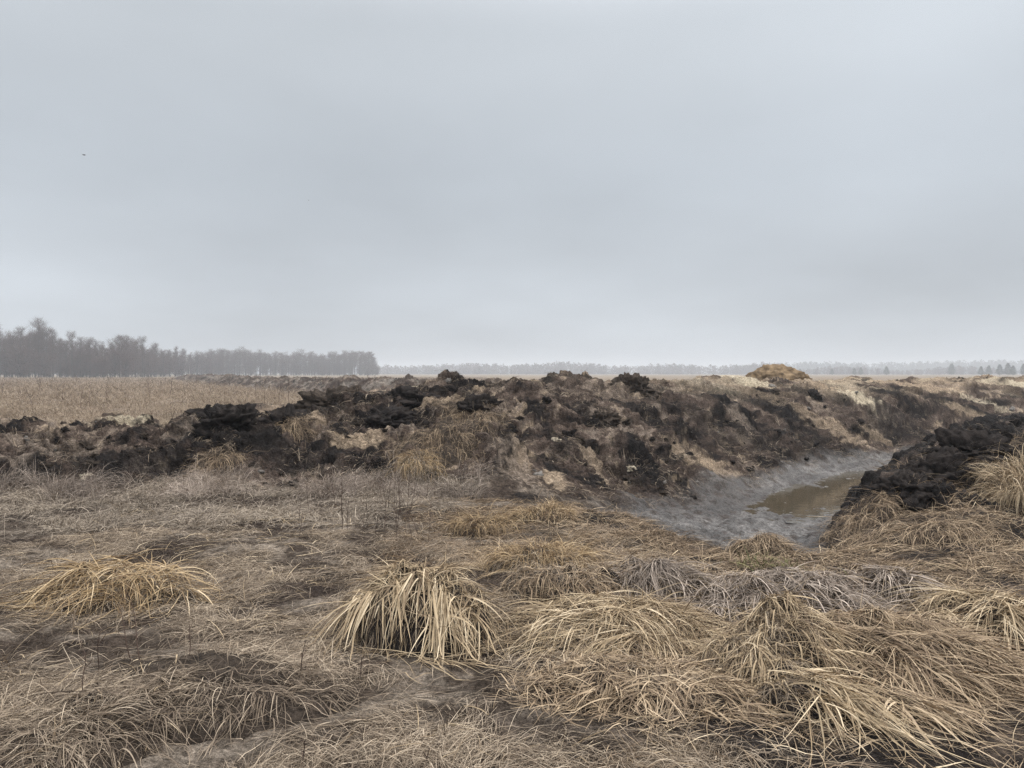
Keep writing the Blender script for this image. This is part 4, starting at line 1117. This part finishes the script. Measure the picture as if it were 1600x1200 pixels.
for u, Y, s in [(1335, 620, .62), (1345, 640, .7), (1385, 600, .75), (1487, 640, 1.05), (1533, 560, .72), (1545, 570, .8), (1562, 540, .85), (1575, 520, .92), (1583, 530, .75), (1600, 540, .9), (1300, 660, .6), (1250, 680, .6)]:
    r = cp if first else copy_tree(cp); first = False
    x = Y * (u - 800) / FPX; r.location = (x, Y, 0); r.scale = (s * 1.15, s * 1.15, s); r.rotation_euler.z = rng.uniform(0, 6.28)

# the far wood, one hazy mass along the horizon
def far_wood(name, label, u0, u1, Yf, hf_, n, seed, mat):
    rg = np.random.default_rng(seed)
    parts = []
    us = np.sort(rg.uniform(u0, u1, n))
    for u in us:
        Y = Yf(u) + rg.uniform(0, 60); h = hf_(u) * rg.uniform(.55, 1.05); x = Y * (u - 800) / FPX
        m = 90
        f = rg.random(m); a = rg.uniform(0, 6.28, m)
        q = h * .3 * np.sin(np.pi * (f * .8 + .2)) ** .6 * np.sqrt(rg.random(m))
        B = np.stack([x + q * np.cos(a), Y + q * np.sin(a), h * .9 * f ** 1.3], 1)
        parts.append(strands(B, a, rg.normal(.9, .4, m), np.full(m, h * .14), np.full(m, h * .05), rg.random(m), 2, rg=rg, follow=False, roll=1.2))
    nb = n * 16
    u = rg.uniform(u0, u1, nb); Y = np.array([float(Yf(q)) for q in u]) + rg.uniform(0, 70, nb); h = np.array([float(hf_(q)) for q in u])
    B = np.stack([Y * (u - 800) / FPX, Y, h * .72 * rg.random(nb) * (1 + .25 * perlin(u / 9, u * 0, 5))], 1)
    parts.append(strands(B, rg.uniform(0, 6.28, nb), rg.normal(1.1, .3, nb), h * .2, h * .05, rg.random(nb), 2, rg=rg, follow=False, roll=1.2))
    V, F, T = join(parts)
    tag(mesh_np(name, V, F, mat, attrs={'tint': T}), label, 'wood', kind='stuff')
far_wood('forest', 'hazy grey wood along the horizon straight ahead', 560, 1210, lambda u: 960 + 0 * u, lambda u: 14.5 + 3 * math.sin(u / 37) * math.sin(u / 91 + 1), 560, 970, M_TWIG)
far_wood('forest', 'pale blue-grey wooded rise on the horizon at the right', 1150, 1760, lambda u: 1250, lambda u: np.interp(u, [1150, 1220, 1290, 1340, 1500, 1760], [15, 20, 22, 20, 24, 24]), 520, 980, M_NEEDLE)
far_wood('forest', 'low dark brush in front of the wooded rise', 1180, 1760, lambda u: 800, lambda u: 8 + 2.5 * math.sin(u / 29), 330, 990, M_TWIG)

# ------------------------------------------------------------------ birds
def bird(u, v, Y, span, lab):
    m = bpy.data.materials.get('plumage')
    if m is None:
        m, nt, p = new_mat('plumage'); p.inputs['Base Color'].default_value = (0.03, 0.03, 0.035, 1)
    loc = pix(u, v, Y)
    root = empty('bird', loc, lab, 'bird')
    bm = bmesh.new(); bmesh.ops.create_icosphere(bm, subdivisions=3, radius=1)
    for q in bm.verts:
        c = q.co; k = 1 - .45 * max(0, -c.x) ; c.y *= k; c.z *= k
        if c.x < -.8: c.y *= 1.8
        c.x *= span * .30; c.y *= span * .09; c.z *= span * .085
    V = np.array([q.co[:] for q in bm.verts]); F = np.array([[w.index for w in f.verts] for f in bm.faces]); bm.free()
    mesh_np('body', V + np.array(loc), F, m, root, smooth=True)
    for sgn in (-1, 1):
        W = []
        for k in range(6):
            f = k / 5; ch = span * (.13 * (1 - f ** 2) + .02)
            yy = sgn * span * .5 * f; zz = span * (.10 * math.sin(f * 2.2)); xx = span * (.06 - .12 * f * f)
            for dz in (.004, -.004):
                W += [(xx + ch * .5, yy, zz + dz * span * 2), (xx - ch * .5, yy, zz + dz * span)]
        W = np.array(W) + np.array(loc)
        F = []
        for k in range(5):
            a, b = k * 4, k * 4 + 4
            F += [(a, a + 1, b + 1, b), (a + 2, b + 2, b + 3, a + 3), (a, b, b + 2, a + 2), (a + 1, a + 3, b + 3, b + 1)]
        F += [(20, 21, 23, 22), (0, 2, 3, 1)]
        mesh_np('wing', W, F, m, root)
    root.rotation_euler = (R(12), R(-6), R(rng.uniform(60, 110)))
    return root
bird(131, 242, 75, .62, 'small dark bird flying in the grey sky above the wood')
bird(482, 313, 110, .40, 'tiny distant bird in the sky, the lower and fainter of the two')

# ------------------------------------------------------------------ haze
def build_haze():
    m = bpy.data.materials.new('haze'); m.use_nodes = True
    nt = m.node_tree; nt.nodes.clear()
    o_ = nt.nodes.new('ShaderNodeOutputMaterial'); v = nt.nodes.new('ShaderNodeVolumePrincipled')
    v.inputs['Color'].default_value = (0.89, 0.93, 0.985, 1); v.inputs['Density'].default_value = 0.00085
    nt.links.new(v.outputs[0], o_.inputs['Volume'])
    x0, x1, y0, y1, z0, z1 = -2700, 2700, -2700, 2700, -3.0, 26
    V = [(x, y, z) for z in (z0, z1) for y in (y0, y1) for x in (x0, x1)]
    F = [(0, 2, 3, 1), (4, 5, 7, 6), (0, 1, 5, 4), (2, 6, 7, 3), (0, 4, 6, 2), (1, 3, 7, 5)]
    o = mesh_np('haze', V, F, m)
    tag(o, 'pale damp haze that greys the far woods', 'haze', kind='stuff')
build_haze()
